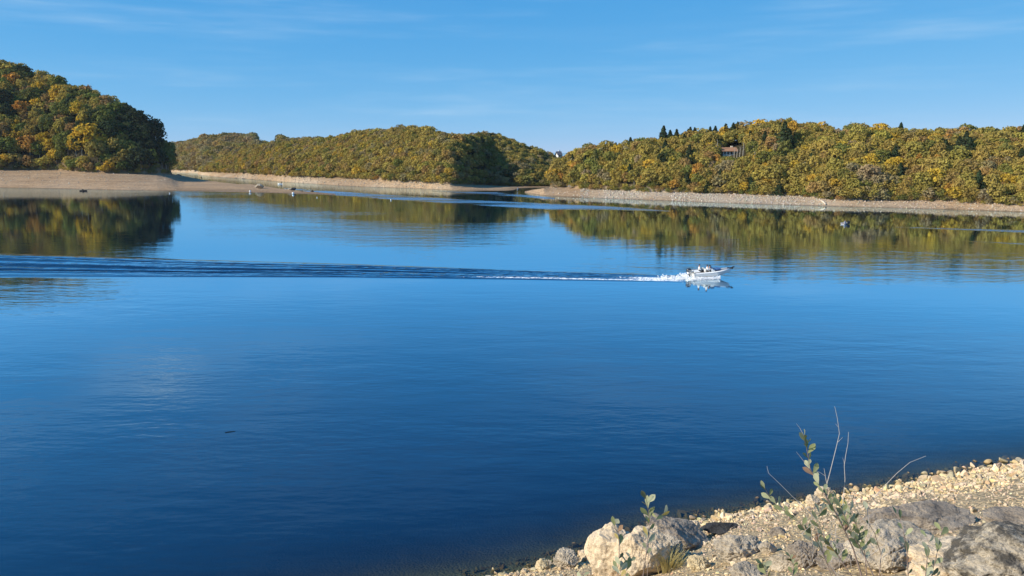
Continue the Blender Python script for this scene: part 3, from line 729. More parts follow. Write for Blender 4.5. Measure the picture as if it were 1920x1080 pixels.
# ------------------------------------------------------------------ rocks
_t = (1+5**.5)/2
def ico(sub):
    V = [(-1, _t, 0), (1, _t, 0), (-1, -_t, 0), (1, -_t, 0), (0, -1, _t), (0, 1, _t), (0, -1, -_t), (0, 1, -_t), (_t, 0, -1), (_t, 0, 1), (-_t, 0, -1), (-_t, 0, 1)]
    V = [Vector(v).normalized() for v in V]
    Fc = [(0, 11, 5), (0, 5, 1), (0, 1, 7), (0, 7, 10), (0, 10, 11), (1, 5, 9), (5, 11, 4), (11, 10, 2), (10, 7, 6), (7, 1, 8), (3, 9, 4), (3, 4, 2), (3, 2, 6), (3, 6, 8), (3, 8, 9), (4, 9, 5), (2, 4, 11), (6, 2, 10), (8, 6, 7), (9, 8, 1)]
    for _ in range(sub):
        mid = {}; NF = []
        def m_(a, b):
            k = (min(a, b), max(a, b))
            if k not in mid: mid[k] = len(V); V.append(((V[a]+V[b])/2).normalized())
            return mid[k]
        for a, b, c in Fc:
            x, y, z = m_(a, b), m_(b, c), m_(c, a); NF += [(a, x, z), (b, y, x), (c, z, y), (x, y, z)]
        Fc = NF
    return np.array([tuple(v) for v in V]), np.array(Fc)
I1, I2, I5 = ico(1), ico(2), ico(5)
def rock_shape(base, seed, ncut=9, rough=.08, big=.12, cut=(.62, .9)):
    V, Fc = base; r = np.random.default_rng(seed); P = V.copy()
    for _ in range(ncut):
        d = r.normal(0, 1, 3); d /= np.linalg.norm(d); off = r.uniform(*cut)
        k = P@d-off; P = P-np.where(k > 0, k*.93, 0)[:, None]*d
    if rough or big:
        disp = np.array([noise.fractal(Vector(p)*1.7+Vector((seed, 0, 0)), .8, 2.1, 3)*big+noise.fractal(Vector(p)*4+Vector((0, seed, 0)), .6, 2.2, 6)*rough-max(0, .16-abs(noise.noise(Vector(p)*2.3+Vector((3, seed, 9)))))*rough*3 for p in P])
        P = P*(1+disp)[:, None]
    return P, Fc
def boulder(u, v, wpx, hpx, m, label, seed, depth=1.0, sink=.30, rz=0., name='boulder', ncut=9, group=None, rough=.08, hit=None, tilt=0., cut=(.55, .88)):
    """u,v: foot centre of the rock in the photograph"""
    p = bank_hit(u, v) if hit is None else hit
    dist = (p-Vector((0, 0, CAMH))).length; k = dist/F
    P, Fc = rock_shape(I5 if wpx > 30 else ico(3), seed, ncut, rough, .12, cut)
    mn, mx_ = P.min(0), P.max(0); P = (P-(mn+mx_)/2)/((mx_-mn)/2)
    w = wpx*k/2; hh = hpx*k/2/(1-sink*.5)*1.05
    P = P*np.array([w, w*depth, hh]); 
    ca, sa = math.cos(tilt), math.sin(tilt); P = np.stack([P[:, 0]*ca-P[:, 2]*sa, P[:, 1], P[:, 0]*sa+P[:, 2]*ca], -1)
    me = npmesh(name, P, Fc, m, False)
    o = bpy.data.objects.new(name, me); o.location = (p.x, p.y+w*depth*.2, p.z+hh*(1-2*sink)); o.rotation_euler = (0, 0, rz); link(o)
    tag(o, label, 'rock', group); return o
boulder(1150, 1076, 100, 96, M_cream, 'large rounded cream boulder standing at the water edge, tallest on the bank', 1, .9, .28, ncut=6, rough=.02)
boulder(1206, 1076, 100, 90, M_cream, 'cream boulder with cracked face joined to the right of the tallest one', 2, .9, .28, ncut=9, rough=.05)
boulder(1278, 1030, 130, 42, M_dgrey, 'sloping grey slab behind the cream boulders', 3, .8, .2, tilt=R(-16), ncut=11)
boulder(1250, 1045, 60, 36, M_grey, 'pointed grey block beside the cracked cream boulder', 4, .9, .2, tilt=R(8))
boulder(1060, 1065, 46, 32, M_grey, 'rounded greyish stone left of the tallest boulder', 5, 1, .2)
boulder(1017, 1070, 26, 22, M_yellow, 'yellowish round stone at the far left of the bank', 6, 1, .15)
boulder(1094, 1052, 13, 17, M_cream, 'small upright white stone against the tallest boulder', 7, 1, .1)
boulder(1311, 1070, 40, 24, M_yellow, 'yellowish boulder at the bottom below the grey slab', 8, 1, .2)
boulder(1284, 992, 18, 16, M_cream, 'small triangular stone on the slab by the water', 9, 1, .1)
boulder(1300, 998, 22, 22, M_cream, 'leaning pale stone right of the triangular one', 10, 1, .1, tilt=R(-20))
boulder(1352, 1000, 62, 18, M_dark, 'flat black rock lying among the pale gravel', 11, .7, .25, ncut=12)
boulder(1385, 1048, 86, 46, M_grey, 'wide grey rock with curved pale band in the gravel', 12, .8, .3, ncut=12)
boulder(1440, 1038, 30, 24, M_grey, 'upright grey stone right of the wide banded rock', 13, .8, .2)
boulder(1398, 1085, 50, 24, M_grey, 'low grey rock cut by the bottom edge', 14, .9, .3)
boulder(1470, 1066, 50, 28, M_grey, 'grey blocky rock at the bottom left of the shrub', 15, .9, .3)
boulder(1512, 1060, 60, 46, M_dgrey, 'grey rock under the left part of the shrub', 16, 1, .25, ncut=12)
boulder(1573, 1060, 84, 34, M_dgrey, 'long dark grey rock behind the shrub stems', 17, 1, .3, ncut=12)
boulder(1730, 1004, 190, 44, M_dgrey, 'broad flat dark grey bedrock slab across the gravel', 18, .6, .3, ncut=14, tilt=R(2))
boulder(1680, 1062, 140, 66, M_grey, 'pale grey veined outcrop behind the shrub', 19, .8, .25, ncut=12)
boulder(1790, 1088, 160, 60, M_cream, 'rough speckled pale outcrop at the bottom right', 20, .9, .3, ncut=9, rough=.08)
boulder(1905, 1092, 190, 84, M_lichen, 'pale boulder covered in dark lichen in the bottom right corner', 21, .9, .25, ncut=9, rough=.07)
boulder(1915, 990, 100, 26, M_dgrey, 'dark grey rock on the gravel at the right edge', 22, .8, .3, ncut=12)
boulder(1545, 942, 34, 26, M_cream, 'square white stone behind the top of the leafy stem', 23, .8, .1, ncut=6)
boulder(1524, 952, 24, 22, M_cream, 'pale stone left of the square white one', 24, .8, .1, ncut=7)
boulder(1500, 1028, 24, 14, M_dark, 'small black rock beside the shrub', 25, .8, .3)
boulder(1458, 1006, 30, 18, M_dgrey, 'dark notched rock in mid gravel', 26, .8, .3)
rr = random.Random(3); k_ = 0
for i in range(46):         # stones one can pick out along the water's edge
    u = 985+i*20.5+rr.uniform(-6, 6)
    if 1095 < u < 1250: continue
    v = float(np.interp(u, [a for a, _ in SH], [b for _, b in SH]))+rr.uniform(1, 7); k_ += 1
    w = rr.uniform(8, 15) if u < 1600 else rr.uniform(5, 9)
    boulder(u, v, w, w*rr.uniform(.6, .9), rr.choice([M_cream, M_cream, M_yellow, M_grey]), f'stone in the row at the near water edge, {ordw(k_)} from left', 60+i, rr.uniform(.7, 1), .15, name='stone', cut=(.40, .78), group='stones along the near water edge', ncut=8, rough=.0)
# gravel and rubble of the bank: uncountable
def scatter(pts, sizes, tints, name, label, m, seed, flat=.7):
    r = np.random.default_rng(seed); shapes = [rock_shape(I2, 400+k, 11, 0, 0, (.30, .72)) for k in range(12)]
    VV = []; FF = []; TT = []; off = 0
    for p, s_, c in zip(pts, sizes, tints):
        P, Fc = shapes[r.integers(12)]; a = r.random(3)*6.28
        Rm = np.array(Matrix.Rotation(a[0], 3, 'Z')@Matrix.Rotation(a[1]*.25, 3, 'X')@Matrix.Rotation(a[2]*.2, 3, 'Y'))
        Q = (P*np.array([1, .55+.5*r.random(), flat*(.45+.7*r.random())]))@Rm.T*s_+np.array(p)
        VV.append(Q); FF.append(Fc+off); TT.append(np.tile(c, (len(Q), 1))); off += len(Q)
    me = npmesh(name, np.concatenate(VV), np.concatenate(FF), m, False, None, {'tint': np.concatenate(TT)})
    return tag(link(bpy.data.objects.new(name, me)), label, name.replace('_', ' '), kind='stuff')
def ptint(r, base, j=.32):
    k = 1+r.uniform(-j, j); return np.array(base)*k*(1+r.normal(0, .04, 3))
pts, szs, tts = [], [], []
r = np.random.default_rng(44)
ss = np.linspace(-3, 48, 400)
for _ in range(44000):
    s0 = r.uniform(-3, 48); o0 = r.uniform(-1.2, 17)
    p2 = L0+Ld*s0; base_o = np.interp(s0, _s, _o); x = p2.x+Ln.x*(o0+base_o); y = p2.y+Ln.y*(o0+base_o)
    if y < 3: continue
    z = float(bank_z(x, y)); u, v = proj(x, y, z)
    if not (860 < u < 2040 and v < 1150): continue
    D = math.hypot(x, y); 
    sz = D/F*r.choice([2.0, 2.8, 4.0, 5.8, 9.], p=[.40, .32, .19, .07, .02])*(1.25 if o0 < 2.5 else .9)*r.uniform(.8, 1.25)
    greyz = fbm2(np.array([x]), np.array([y]), 5., 50, 2)[0]
    if o0 > 3+2*r.random() and greyz > .05: base = (.52, .41, .28)
    else: base = [(.60, .45, .26), (.68, .54, .34), (.54, .40, .22), (.42, .34, .24)][r.choice(4, p=[.4, .3, .2, .1])]
    if o0 < .0: base = tuple(c*.8 for c in base)
    pts.append((x, y, z+sz*.12)); szs.append(sz); tts.append(ptint(r, base))
scatter(pts, szs, tts, 'gravel', 'pale angular gravel and rubble covering the near bank down to the water', M_peb, 1)
print('gravel', len(pts))
# pale rubble of the drawn-down right and middle shores
pts, szs, tts = [], [], []
for hill, u0, u1, n_, base in ((RIGHT, 1088, 1580, 5500, (.43, .38, .31)), (RIGHT, 1580, 1960, 900, (.42, .35, .27)), (MIDH, 440, 830, 1500, (.42, .36, .28)), (RIGHT, 1020, 1100, 60, (.55, .48, .38)), (LEFT, -40, 330, 700, (.50, .42, .31))):
    for _ in range(n_):
        U = r.uniform(u0, u1); D0, Dt = np.interp(U, hill.U, hill.D0), np.interp(U, hill.U, hill.Dt)
        if hill is RIGHT and 1460 < U < 1580 and r.random() < (U-1460)/130: continue
        if fbm2(np.array([U]), np.array([0.]), 35., 61, 3)[0] < -.35 and r.random() < .75: continue
        t = r.random()**.8; D = D0+(Dt-D0)*t; a = np.interp(U, hill.U, hill.az); z = float(hill.z(np.array([U]), np.array([D]))[0])
        pts.append((a*D, D, z)); szs.append((.12+.36*r.random()**3)*(.7 if hill is not RIGHT else 1)*D/260); tts.append(ptint(r, base, .22))
scatter(pts, szs, tts, 'shore_rubble', 'pale broken rock strewn along the exposed far shores', M_peb, 2, .8)
# low scrub at the tree line
M_scrub = foliage_mat('scrub leaves', True)

# ------------------------------------------------------------------ small things far out
M_red = simple('red paint', (.35, .04, .03), .5); M_black = simple('black plastic', (.02, .02, .022), .5); M_skin = simple('skin', (.45, .27, .19), .6)
M_hair = simple('dark hair', (.03, .02, .015), .8); M_navy = simple('navy cloth', (.03, .045, .09), .85, var=.2); M_ltcloth = simple('white cloth', (.72, .72, .72), .85, var=.06)
M_olive = simple('olive cloth', (.10, .10, .05), .9, var=.2); M_yel = simple('yellow cloth', (.75, .62, .15), .8); M_greycl = simple('grey cloth', (.32, .34, .38), .9, var=.1)
def skin_obj(name, joints, edges, radii, m, parent, sub=1):
    me = bpy.data.meshes.new(name); me.from_pydata([tuple(j) for j in joints], edges, []); me.materials.append(m)
    o = bpy.data.objects.new(name, me); link(o, parent)
    o.modifiers.new('skin', 'SKIN'); sv = me.skin_vertices[0].data if me.skin_vertices else None
    if sv is None:
        bpy.context.view_layer.objects.active = o; sv = me.skin_vertices[0].data
    for i, rd in enumerate(radii): sv[i].radius = (rd, rd)
    sv[0].use_root = True
    s_ = o.modifiers.new('sub', 'SUBSURF'); s_.levels = sub; s_.render_levels = sub
    return o
def person(loc, rz, pose, top_m, leg_m, hat_m, label, lean=0.):
    """standing or seated figure about 1.72 m tall"""
    e = empty('person', loc, rz); e.rotation_euler = (0, lean, rz); tag(e, label, 'person')
    if pose == 'stand':
        H = .92; hipL, hipR = (-.10, 0, H), (.10, 0, H); kL, kR = (-.12, -.04, .50), (.12, .03, .50); aL, aR = (-.13, .02, .08), (.13, .02, .08); tL, tR = (-.14, -.14, .04), (.15, -.14, .04)
    else:
        H = .12; hipL, hipR = (-.10, 0, H), (.10, 0, H); kL, kR = (-.13, -.42, .28), (.13, -.42, .28); aL, aR = (-.13, -.52, -.12), (.13, -.52, -.12); tL, tR = (-.13, -.66, -.14), (.13, -.66, -.14)
    s_ = H-.92
    J = [(0, 0, H+.02), (0, .01, H+.25), (0, 0, H+.47), (0, 0, H+.57), (0, -.02, H+.66), (0, -.03, H+.75), hipL, kL, aL, tL, hipR, kR, aR, tR,
         (-.18, 0, H+.47), (-.25, -.05, H+.22), (-.20, -.25, H+.12), (-.19, -.33, H+.12), (.18, 0, H+.47), (.25, -.05, H+.22), (.20, -.25, H+.12), (.19, -.33, H+.12)]
    Ed = [(0, 1), (1, 2), (2, 3), (3, 4), (4, 5), (0, 6), (6, 7), (7, 8), (8, 9), (0, 10), (10, 11), (11, 12), (12, 13), (2, 14), (14, 15), (15, 16), (16, 17), (2, 18), (18, 19), (19, 20), (20, 21)]
    Rd = [.13, .12, .13, .055, .085, .085, .085, .06, .042, .035, .085, .06, .042, .035, .065, .045, .035, .035, .065, .045, .035, .035]
    skin_obj('body', J, Ed, Rd, M_skin, e)
    sel = [0, 1, 2, 14, 15, 16, 18, 19, 20]; mp = {a: i for i, a in enumerate(sel)}
    skin_obj('shirt', [J[i] for i in sel], [(mp[a], mp[b]) for a, b in Ed if a in mp and b in mp], [Rd[i]+.022 for i in sel], top_m, e)
    sel = [0, 6, 7, 8, 10, 11, 12]; mp = {a: i for i, a in enumerate(sel)}
    skin_obj('trousers', [J[i] for i in sel], [(mp[a], mp[b]) for a, b in Ed if a in mp and b in mp], [Rd[i]+.02 for i in sel], leg_m, e)
    b = MB(); b.ball((0, -.01, H+.76), (.105, .115, .085)); b.build('hat' if hat_m is not M_hair else 'hair', hat_m, e, True)
    b = MB(); b.ball((0, -.125, H+.69), (.016, .02, .02), 6, 4); b.build('nose', M_skin, e, True)
    return e
def buoy(u, v, r, label, m=None):
    p = at(u, v, 0); e = empty('buoy', p); tag(e, label, 'buoy', 'white marker buoys off the spit')
    b = MB(); b.ball((0, 0, r*.7), (r, r, r*1.1), 12, 8); b.build('float', m or M_white, e, True)
    b = MB(); b.tube([(0, 0, r*1.6), (0, 0, r*2.3)], r*.18, 6); b.build('eye', M_black, e)
buoy(469, 360.3, .38, 'white buoy beside the middle of the left spit'); buoy(549.5, 364.2, .42, 'white buoy near the tip of the left spit')
buoy(534.8, 356.3, .28, 'small white buoy in the inlet behind the spit'); buoy(594.5, 370.5, .16, 'tiny white buoy past the tip of the spit')
buoy(318, 363, .20, 'tiny white buoy off the left beach below the dark trees'); buoy(733, 375.5, .2, 'tiny white buoy alone in the blue middle water')
buoy(637, 343, .14, 'tiny white buoy off the middle hill shore')
p = at(378, 336.5, 0); person(p, R(160), 'stand', M_black, M_black, M_hair, 'distant person in dark clothes wading behind the left spit')
p = at(970, 359.2, 0); person((p.x, p.y, .05), R(20), 'stand', M_greycl, M_greycl, M_hair, 'distant person in pale clothes standing at the dark shore under the middle hill', R(8))
def small_hull(e, L, Bm, h, m, inner):
    b = MB(); n_ = 9; rows = []
    for i in range(n_):
        t = i/(n_-1); x = -L/2+L*t; w = Bm/2*(1-max(0, t-.45)**2*3.0) if t < 1 else .03; w = max(w, .03); k = .12*t*t
        rows += [(x, 0, -.10+k*1.4), (x, w*.75, -.02+k), (x, w, h+k), (x, w*.82, h+k), (x, w*.62, .06+k), (x, -w*.62, .06+k), (x, -w*.82, h+k), (x, -w, h+k), (x, -w*.75, -.02+k)]
    fs = [(i*9+j, i*9+(j+1) % 9, (i+1)*9+(j+1) % 9, (i+1)*9+j) for i in range(n_-1) for j in range(9)]+[tuple(range(8, -1, -1)), tuple((n_-1)*9+j for j in range(9))]
    b.add(rows, fs); b.build('hull', m, e)
    b = MB(); b.box((-L*.1, 0, h*.75), (.25, Bm*.7, .05)); b.build('seat', inner, e)
def tiny_boat(u, v, rz, m, L, label, pose=None):
    p = at(u, v, 0); e = empty('small_boat', p, rz); tag(e, label, 'boat'); small_hull(e, L, 1.15, .34, m, M_timber); return p
p = tiny_boat(1584, 420.6, R(20), simple('pale grey paint', (.45, .42, .42), .6), 1.25, 'tiny pale dinghy with one angler far out before the right shore')
person((p.x+.0, p.y, .0), R(30), 'sit', M_greycl, M_navy, M_hair, 'distant person sitting in the tiny pale dinghy')
b = MB(); b.box((0, 0, .25), (.5, .4, .5)); b.box((.0, 0, .55), (.35, .3, .12)); b.box((.05, 0, -.1), (.1, .1, .4)); tag(b.build('outboard_motor', M_black, loc=(p.x+.75, p.y, .1)), 'black motor on the end of the tiny pale dinghy', 'motor')
p = tiny_boat(157, 358.2, R(5), M_black, 2.7, 'small dark boat close to the left beach')
person((p.x-.25, p.y, .18), R(0), 'sit', M_black, M_black, M_yel, 'distant person with a yellow hat sitting in the small dark boat')
p = tiny_boat(525, 345.2, R(175), M_white, 2.2, 'tiny white boat in the grey inlet behind the left spit')
person((p.x+.75, p.y, .18), R(0), 'sit', M_black, M_black, M_hair, 'distant person in black sitting in the tiny white boat')
# rocks of the spit
def far_rock(u, v, z, w, h, m, label, seed):
    boulder(0, 0, w, h, m, label, seed, .9, .2, hit=at(u, v, z), ncut=8)
far_rock(488, 352.5, .75, 13, 8.5, M_grey, 'hump of brownish rock on the crest of the left spit', 31)
far_rock(481, 351.5, .75, 8, 4, M_grey, 'low rock left of the hump on the spit', 32)
far_rock(550, 357, .45, 10, 5.5, M_dark, 'dark rock where the inlet meets the spit', 33)
far_rock(544, 356.5, .45, 8, 4, M_grey, 'pale rock left of the dark one on the spit', 34)
far_rock(585, 360.5, 0, 6, 4, M_dark, 'dark rock standing alone in the blue inlet water', 35)
far_rock(565, 359, .2, 6, 1.6, M_dark, 'flat dark rock at the inlet edge of the spit', 36)
far_rock(334, 330.5, 2.2, 10, 4, M_dark, 'dark shaded rock below the end of the left wood', 37)
# driftwood
def logg(u0, v0, u1, v1, z0, z1, r, label, m=M_timber):
    a, c = at(u0, v0, z0), at(u1, v1, z1); b = MB(); mid = (a+c)/2+Vector((0, 0, r*.5))
    b.tube([a, mid, c], [r, r*.9, r*.7], 7); return tag(b.build('driftwood_log', m, smooth=True), label, 'log')
logg(1539, 376, 1548, 383, 1.3, .5, .28, 'pale driftwood log lying down the right shore', simple('bleached wood', (.55, .47, .37), .9))
logg(1546, 371.3, 1553, 372, 1.9, 1.8, .22, 'short bleached log at the tree line of the right shore', simple('bleached wood end', (.62, .56, .47), .9))
logg(1800, 383, 1806, 390, 1.2, .4, .16, 'thin brown pole lying down the shore at the far right')
b = MB(); p0, p1 = at(422, 811, .01), at(441, 808.5, .01); b.tube([p0, (p0+p1)/2+Vector((0, .02, .01)), p1], [.020, .016, .010], 6); b.tube([(p0*2+p1)/3, (p0*2+p1)/3+Vector((.1, .06, .03))], [.012, .005], 5)
tag(b.build('floating_stick', simple('wet wood', (.02, .018, .015), .4)), 'dark stick floating alone on the open blue water', 'stick')

# ------------------------------------------------------------------ the motor boat
bp_ = at(1298, 520.5, 0); BE = empty('motor_boat', (bp_.x, bp_.y, .0), 0); BE.rotation_euler = (R(2), R(-3.5), R(3))
tag(BE, 'white motor boat speeding to the right and throwing spray', 'boat')
M_gel = simple('white gelcoat', (.90, .90, .88), .25); M_shadow = simple('grey hull bottom', (.22, .26, .32), .35); M_carpet = simple('dark carpet', (.10, .11, .12), .95, var=.2, scale=20)
M_seat = simple('white vinyl', (.74, .73, .70), .5); M_screen = simple('tinted windscreen', (.03, .09, .20), .1); M_cowl = simple("black cowling", (.03, .035, .045), .25); M_alu = simple('brushed metal', (.6, .62, .65), .3, 1.)
L = 4.75; NS = 22; st = []
for i in range(NS+1):
    t = i/NS; x = L*t; f = max(0, (t-.45)/.55)
    bm_ = .98*(1-f**2.4)+.0; bm_ = max(bm_, .02); zs = .62+.10*t+.10*f**1.5; zk = -.06+.60*f**2.1; zc = .16+.36*f**1.5
    if i == NS: zk = zs-.12; zc = zs-.08
    st.append([(x, 0, zk), (x, bm_*.82, zc), (x, bm_*.97, (zc+zs)/2), (x, bm_, zs-.06), (x, bm_*1.03, zs-.05), (x, bm_*1.0, zs+.02), (x, bm_*.80, zs+.05)])
b = MB(); vs_ = []
for q in st: vs_ += [(a, -c, d) for a, c, d in q[::-1]]+q[1:]
W_ = 13; b.add(vs_, [(i*W_+j, i*W_+j+1, (i+1)*W_+j+1, (i+1)*W_+j) for i in range(NS) for j in range(W_-1)]+[tuple(range(W_))])
b.build('hull', M_gel, BE, True)
b = MB(); vs_ = []      # decks: rear and front casting decks with a sunken cockpit between
for i, q in enumerate(st):
    t = i/NS; zz = q[6][2]-(.03 if (t < .27 or t > .60) else .36); y = q[6][1]
    vs_ += [(q[6][0], -y, q[6][2]), (q[6][0], -y*.96, zz), (q[6][0], y*.96, zz), (q[6][0], y, q[6][2])]
b.add(vs_, [(i*4+j, i*4+j+1, (i+1)*4+j+1, (i+1)*4+j) for i in range(NS) for j in range(3)])
b.build('deck', M_carpet, BE)
b = MB()
for i in range(int(NS*.62), NS):      # raised white nose over the bow deck
    q, q2 = st[i], st[i+1]; o_ = .03+.07*math.sin(math.pi*(i/NS-.6)/.4)
    b.add([(q[6][0], -q[6][1]*.55, q[6][2]+o_), (q[6][0], q[6][1]*.55, q[6][2]+o_), (q2[6][0], q2[6][1]*.55, q2[6][2]+.05), (q2[6][0], -q2[6][1]*.55, q2[6][2]+.05)], [(0, 1, 2, 3)])
b.tube([(L*.70, -.62, .80), (L*.85, -.42, .86), (L*.94, -.2, .88)], .03, 6); b.build('bow_pad', M_seat, BE)
b = MB(); b.box((L*.50, -.38, .72), (.42, .55, .42)); b.box((L*.50, .40, .72), (.42, .55, .42)); b.build('console', M_gel, BE)
b = MB()
for y in (-.38, .40):
    b.add([(L*.50, y-.30, .92), (L*.50, y+.30, .92), (L*.57, y+.34, .90), (L*.57, y-.34, .90), (L*.485, y-.22, 1.16), (L*.485, y+.22, 1.16), (L*.52, y+.26, 1.14), (L*.52, y-.26, 1.14)], [(0, 1, 5, 4), (1, 2, 6, 5), (2, 3, 7, 6), (3, 0, 4, 7), (4, 5, 6, 7)])
b.build('windscreen', M_screen, BE)
b = MB()
b.box((L*.60, 0, .86), (.35, 1.3, .10)); b.box((L*.66, 0, .885), (.55, .9, .16)); b.build('bow_cover', simple('blue cover', (.05, .12, .28), .7), BE)
for y in (-.42, .42):
    b = MB(); b.box((L*.36, y, .62), (.46, .50, .14)); b.box((L*.31, y, .84), (.12, .48, .42)); b.build('seat', M_seat, BE)
b = MB(); b.box((L*.10, 0, .74), (.7, 1.3, .10)); b.build('rear_seat', M_seat, BE)
b = MB(); b.tube([(.05, -.95, .72), (L*.2, -.99, .80), (L*.34, -1.0, .82)], .022, 6); b.tube([(.05, .95, .72), (L*.2, .99, .80), (L*.34, 1.0, .82)], .022, 6); b.build('rail', simple('brown trim', (.22, .14, .08), .6), BE)
MO = MB()      # outboard
MO.ball((-.42, 0, .92), (.33, .30, .30), 16, 10); mo = MO.build('outboard_motor', M_cowl, BE, True)
b = MB(); b.ball((-.42, 0, .78), (.30, .28, .20), 16, 8); b.box((-.40, 0, .55), (.42, .32, .30)); b.build('lower_cowl', M_alu, mo, True)
b = MB(); b.box((-.40, -.305, .93), (.30, .012, .05)); b.box((-.40, .305, .93), (.30, .012, .05)); b.build('badge', M_white, mo)
b = MB(); b.box((-.38, 0, .12), (.22, .10, .9)); b.box((-.44, 0, -.18), (.55, .30, .03)); b.ball((-.38, 0, -.38), (.34, .09, .09), 10, 6); b.build('leg', M_cowl, mo)
b = MB(); b.box((-.08, 0, .50), (.16, .34, .55)); b.build('bracket', M_alu, mo)
TM = MB(); TM.box((L*.955, -.10, .86), (.55, .12, .07)); TM.tube([(L*.90, -.10, .90), (L*1.06, -.10, .98)], .035, 6); TM.ball((L*1.055, -.10, 1.0), (.17, .08, .08), 10, 6); TM.box((L*1.03, -.1, .87), (.14, .2, .16)); TM.ball((L*.92, -.1, .96), (.12, .07, .08), 8, 5)
TM.build('bow_motor', M_black, BE)
BE2 = Matrix.Translation((bp_.x, bp_.y, .0)) @ BE.rotation_euler.to_matrix().to_4x4()
q = BE2 @ Vector((L*.355, -.40, .60)); person(q, R(90), 'sit', M_ltcloth, M_black, M_hair, 'person in white shirt with dark hair at the helm of the motor boat')
q = BE2 @ Vector((L*.47, .42, .36)); person(q, R(92), 'sit', M_navy, M_black, M_black, 'person in dark clothes sitting low beside the windscreen of the motor boat')
q = BE2 @ Vector((L*.20, .35, .56)); person(q, R(86), 'sit', M_ltcloth, M_black, M_hair, 'person in white leaning low on the rear seat of the motor boat')
# spray: droplets and froth thrown up along the hull and behind the motor
r = np.random.default_rng(8); pts = []; szs = []
def puff(n_, x0, x1, yf, hf, wf, s0, s1):
    for _ in range(n_):
        t = r.random() if x0-x1 < 3.4 else r.random()**1.7; x = x0+(x1-x0)*t; pts.append((x, yf(t)+r.normal(0, 1)*wf(t), abs(r.normal(0, 1))*hf(t)-.02)); szs.append(r.uniform(s0, s1))
bx, by = bp_.x, bp_.y
puff(2000, bx+3.1, bx-.8, lambda t: by-.85-.95*t, lambda t: .09+.06*t, lambda t: .12+.24*t, .02, .06)
puff(500, bx+3.2, bx+1.0, lambda t: by-.8-.5*t, lambda t: .12*(1-t)+.05, lambda t: .12, .02, .06)
puff(700, bx+2.6, bx-1, lambda t: by+1.0+.9*t, lambda t: .05+.06*t, lambda t: .15+.2*t, .02, .07)
puff(380, bx-.5, bx-4., lambda t: by-.1-.2*t, lambda t: .15*(1-t)**1.2+.03, lambda t: .35+.7*t, .02, .085)
puff(500, bx-.5, bx-7, lambda t: by-1.4-.3*t, lambda t: .10*(1-t)+.04, lambda t: .22+.2*t, .02, .07)
V0, F0 = ico(0); VV = []; FF = []
for i, (p, s_) in enumerate(zip(pts, szs)): VV.append(V0*np.array([1.3, 1, .8])*s_+np.array(p)); FF.append(F0+i*12)
me = npmesh('spray', np.concatenate(VV), np.concatenate(FF), simple('white froth', (.86, .88, .90), .7), True)
tag(link(bpy.data.objects.new('spray', me)), 'white spray thrown up around the speeding motor boat', 'spray', kind='stuff')

# ------------------------------------------------------------------ the near shrubs
def leafcol(name, c, c2, tr=.35):
    m, G, out = mat(name); geo = G.n('ShaderNodeNewGeometry')
    a = G.n('ShaderNodeAttribute', attribute_name='tint')
    d = G.n('ShaderNodeBsdfPrincipled'); d.inputs['Roughness'].default_value = .75; d.inputs['Specular IOR Level'].default_value = .15
    back = G.mix(geo.outputs['Backfacing'], a.outputs['Color'], G.mix(.45, a.outputs['Color'], (.42, .45, .30)))
    G.l(back, d.inputs['Base Color']); t = G.n('ShaderNodeBsdfTranslucent'); G.l(a.outputs['Color'], t.inputs[0])
    mx = G.n('ShaderNodeMixShader'); mx.inputs[0].default_value = tr; G.l(d.outputs[0], mx.inputs[1]); G.l(t.outputs[0], mx.inputs[2]); G.l(mx.outputs[0], out.inputs[0]); return m
M_bleaf = leafcol('shrub leaves', None, None); M_stem = simple('reddish grey stem', (.26, .19, .15), .8, var=.3, scale=30); M_twig = simple('bleached twig', (.42, .38, .34), .85, var=.25, scale=30)
LT = [(.20, .22, .045), (.13, .16, .035), (.38, .38, .19), (.46, .45, .28), (.54, .52, .35), (.07, .08, .02), (.28, .28, .07)]
def leaf(Vs, Fs, Ts, base, d, nrm, Ln_, wd, col):
    """spoon-shaped leaf, folded a little along its midrib"""
    d = d.normalized(); nrm = (nrm-d*nrm.dot(d)).normalized(); sd = d.cross(nrm)
    prof = [(0, .06), (.18, .28), (.42, .72), (.66, 1.), (.86, .72), (1, .08)]; o0 = len(Vs)
    for t, w in prof:
        c = base+d*Ln_*t-nrm*Ln_*.10*t*t
        Vs += [c+sd*wd*w/2+nrm*wd*.10*w, c, c-sd*wd*w/2+nrm*wd*.10*w]
    for i in range(len(prof)-1):
        a = o0+i*3; Fs += [(a, a+1, a+4, a+3), (a+1, a+2, a+5, a+4)]
    Ts += [col]*(len(prof)*3)
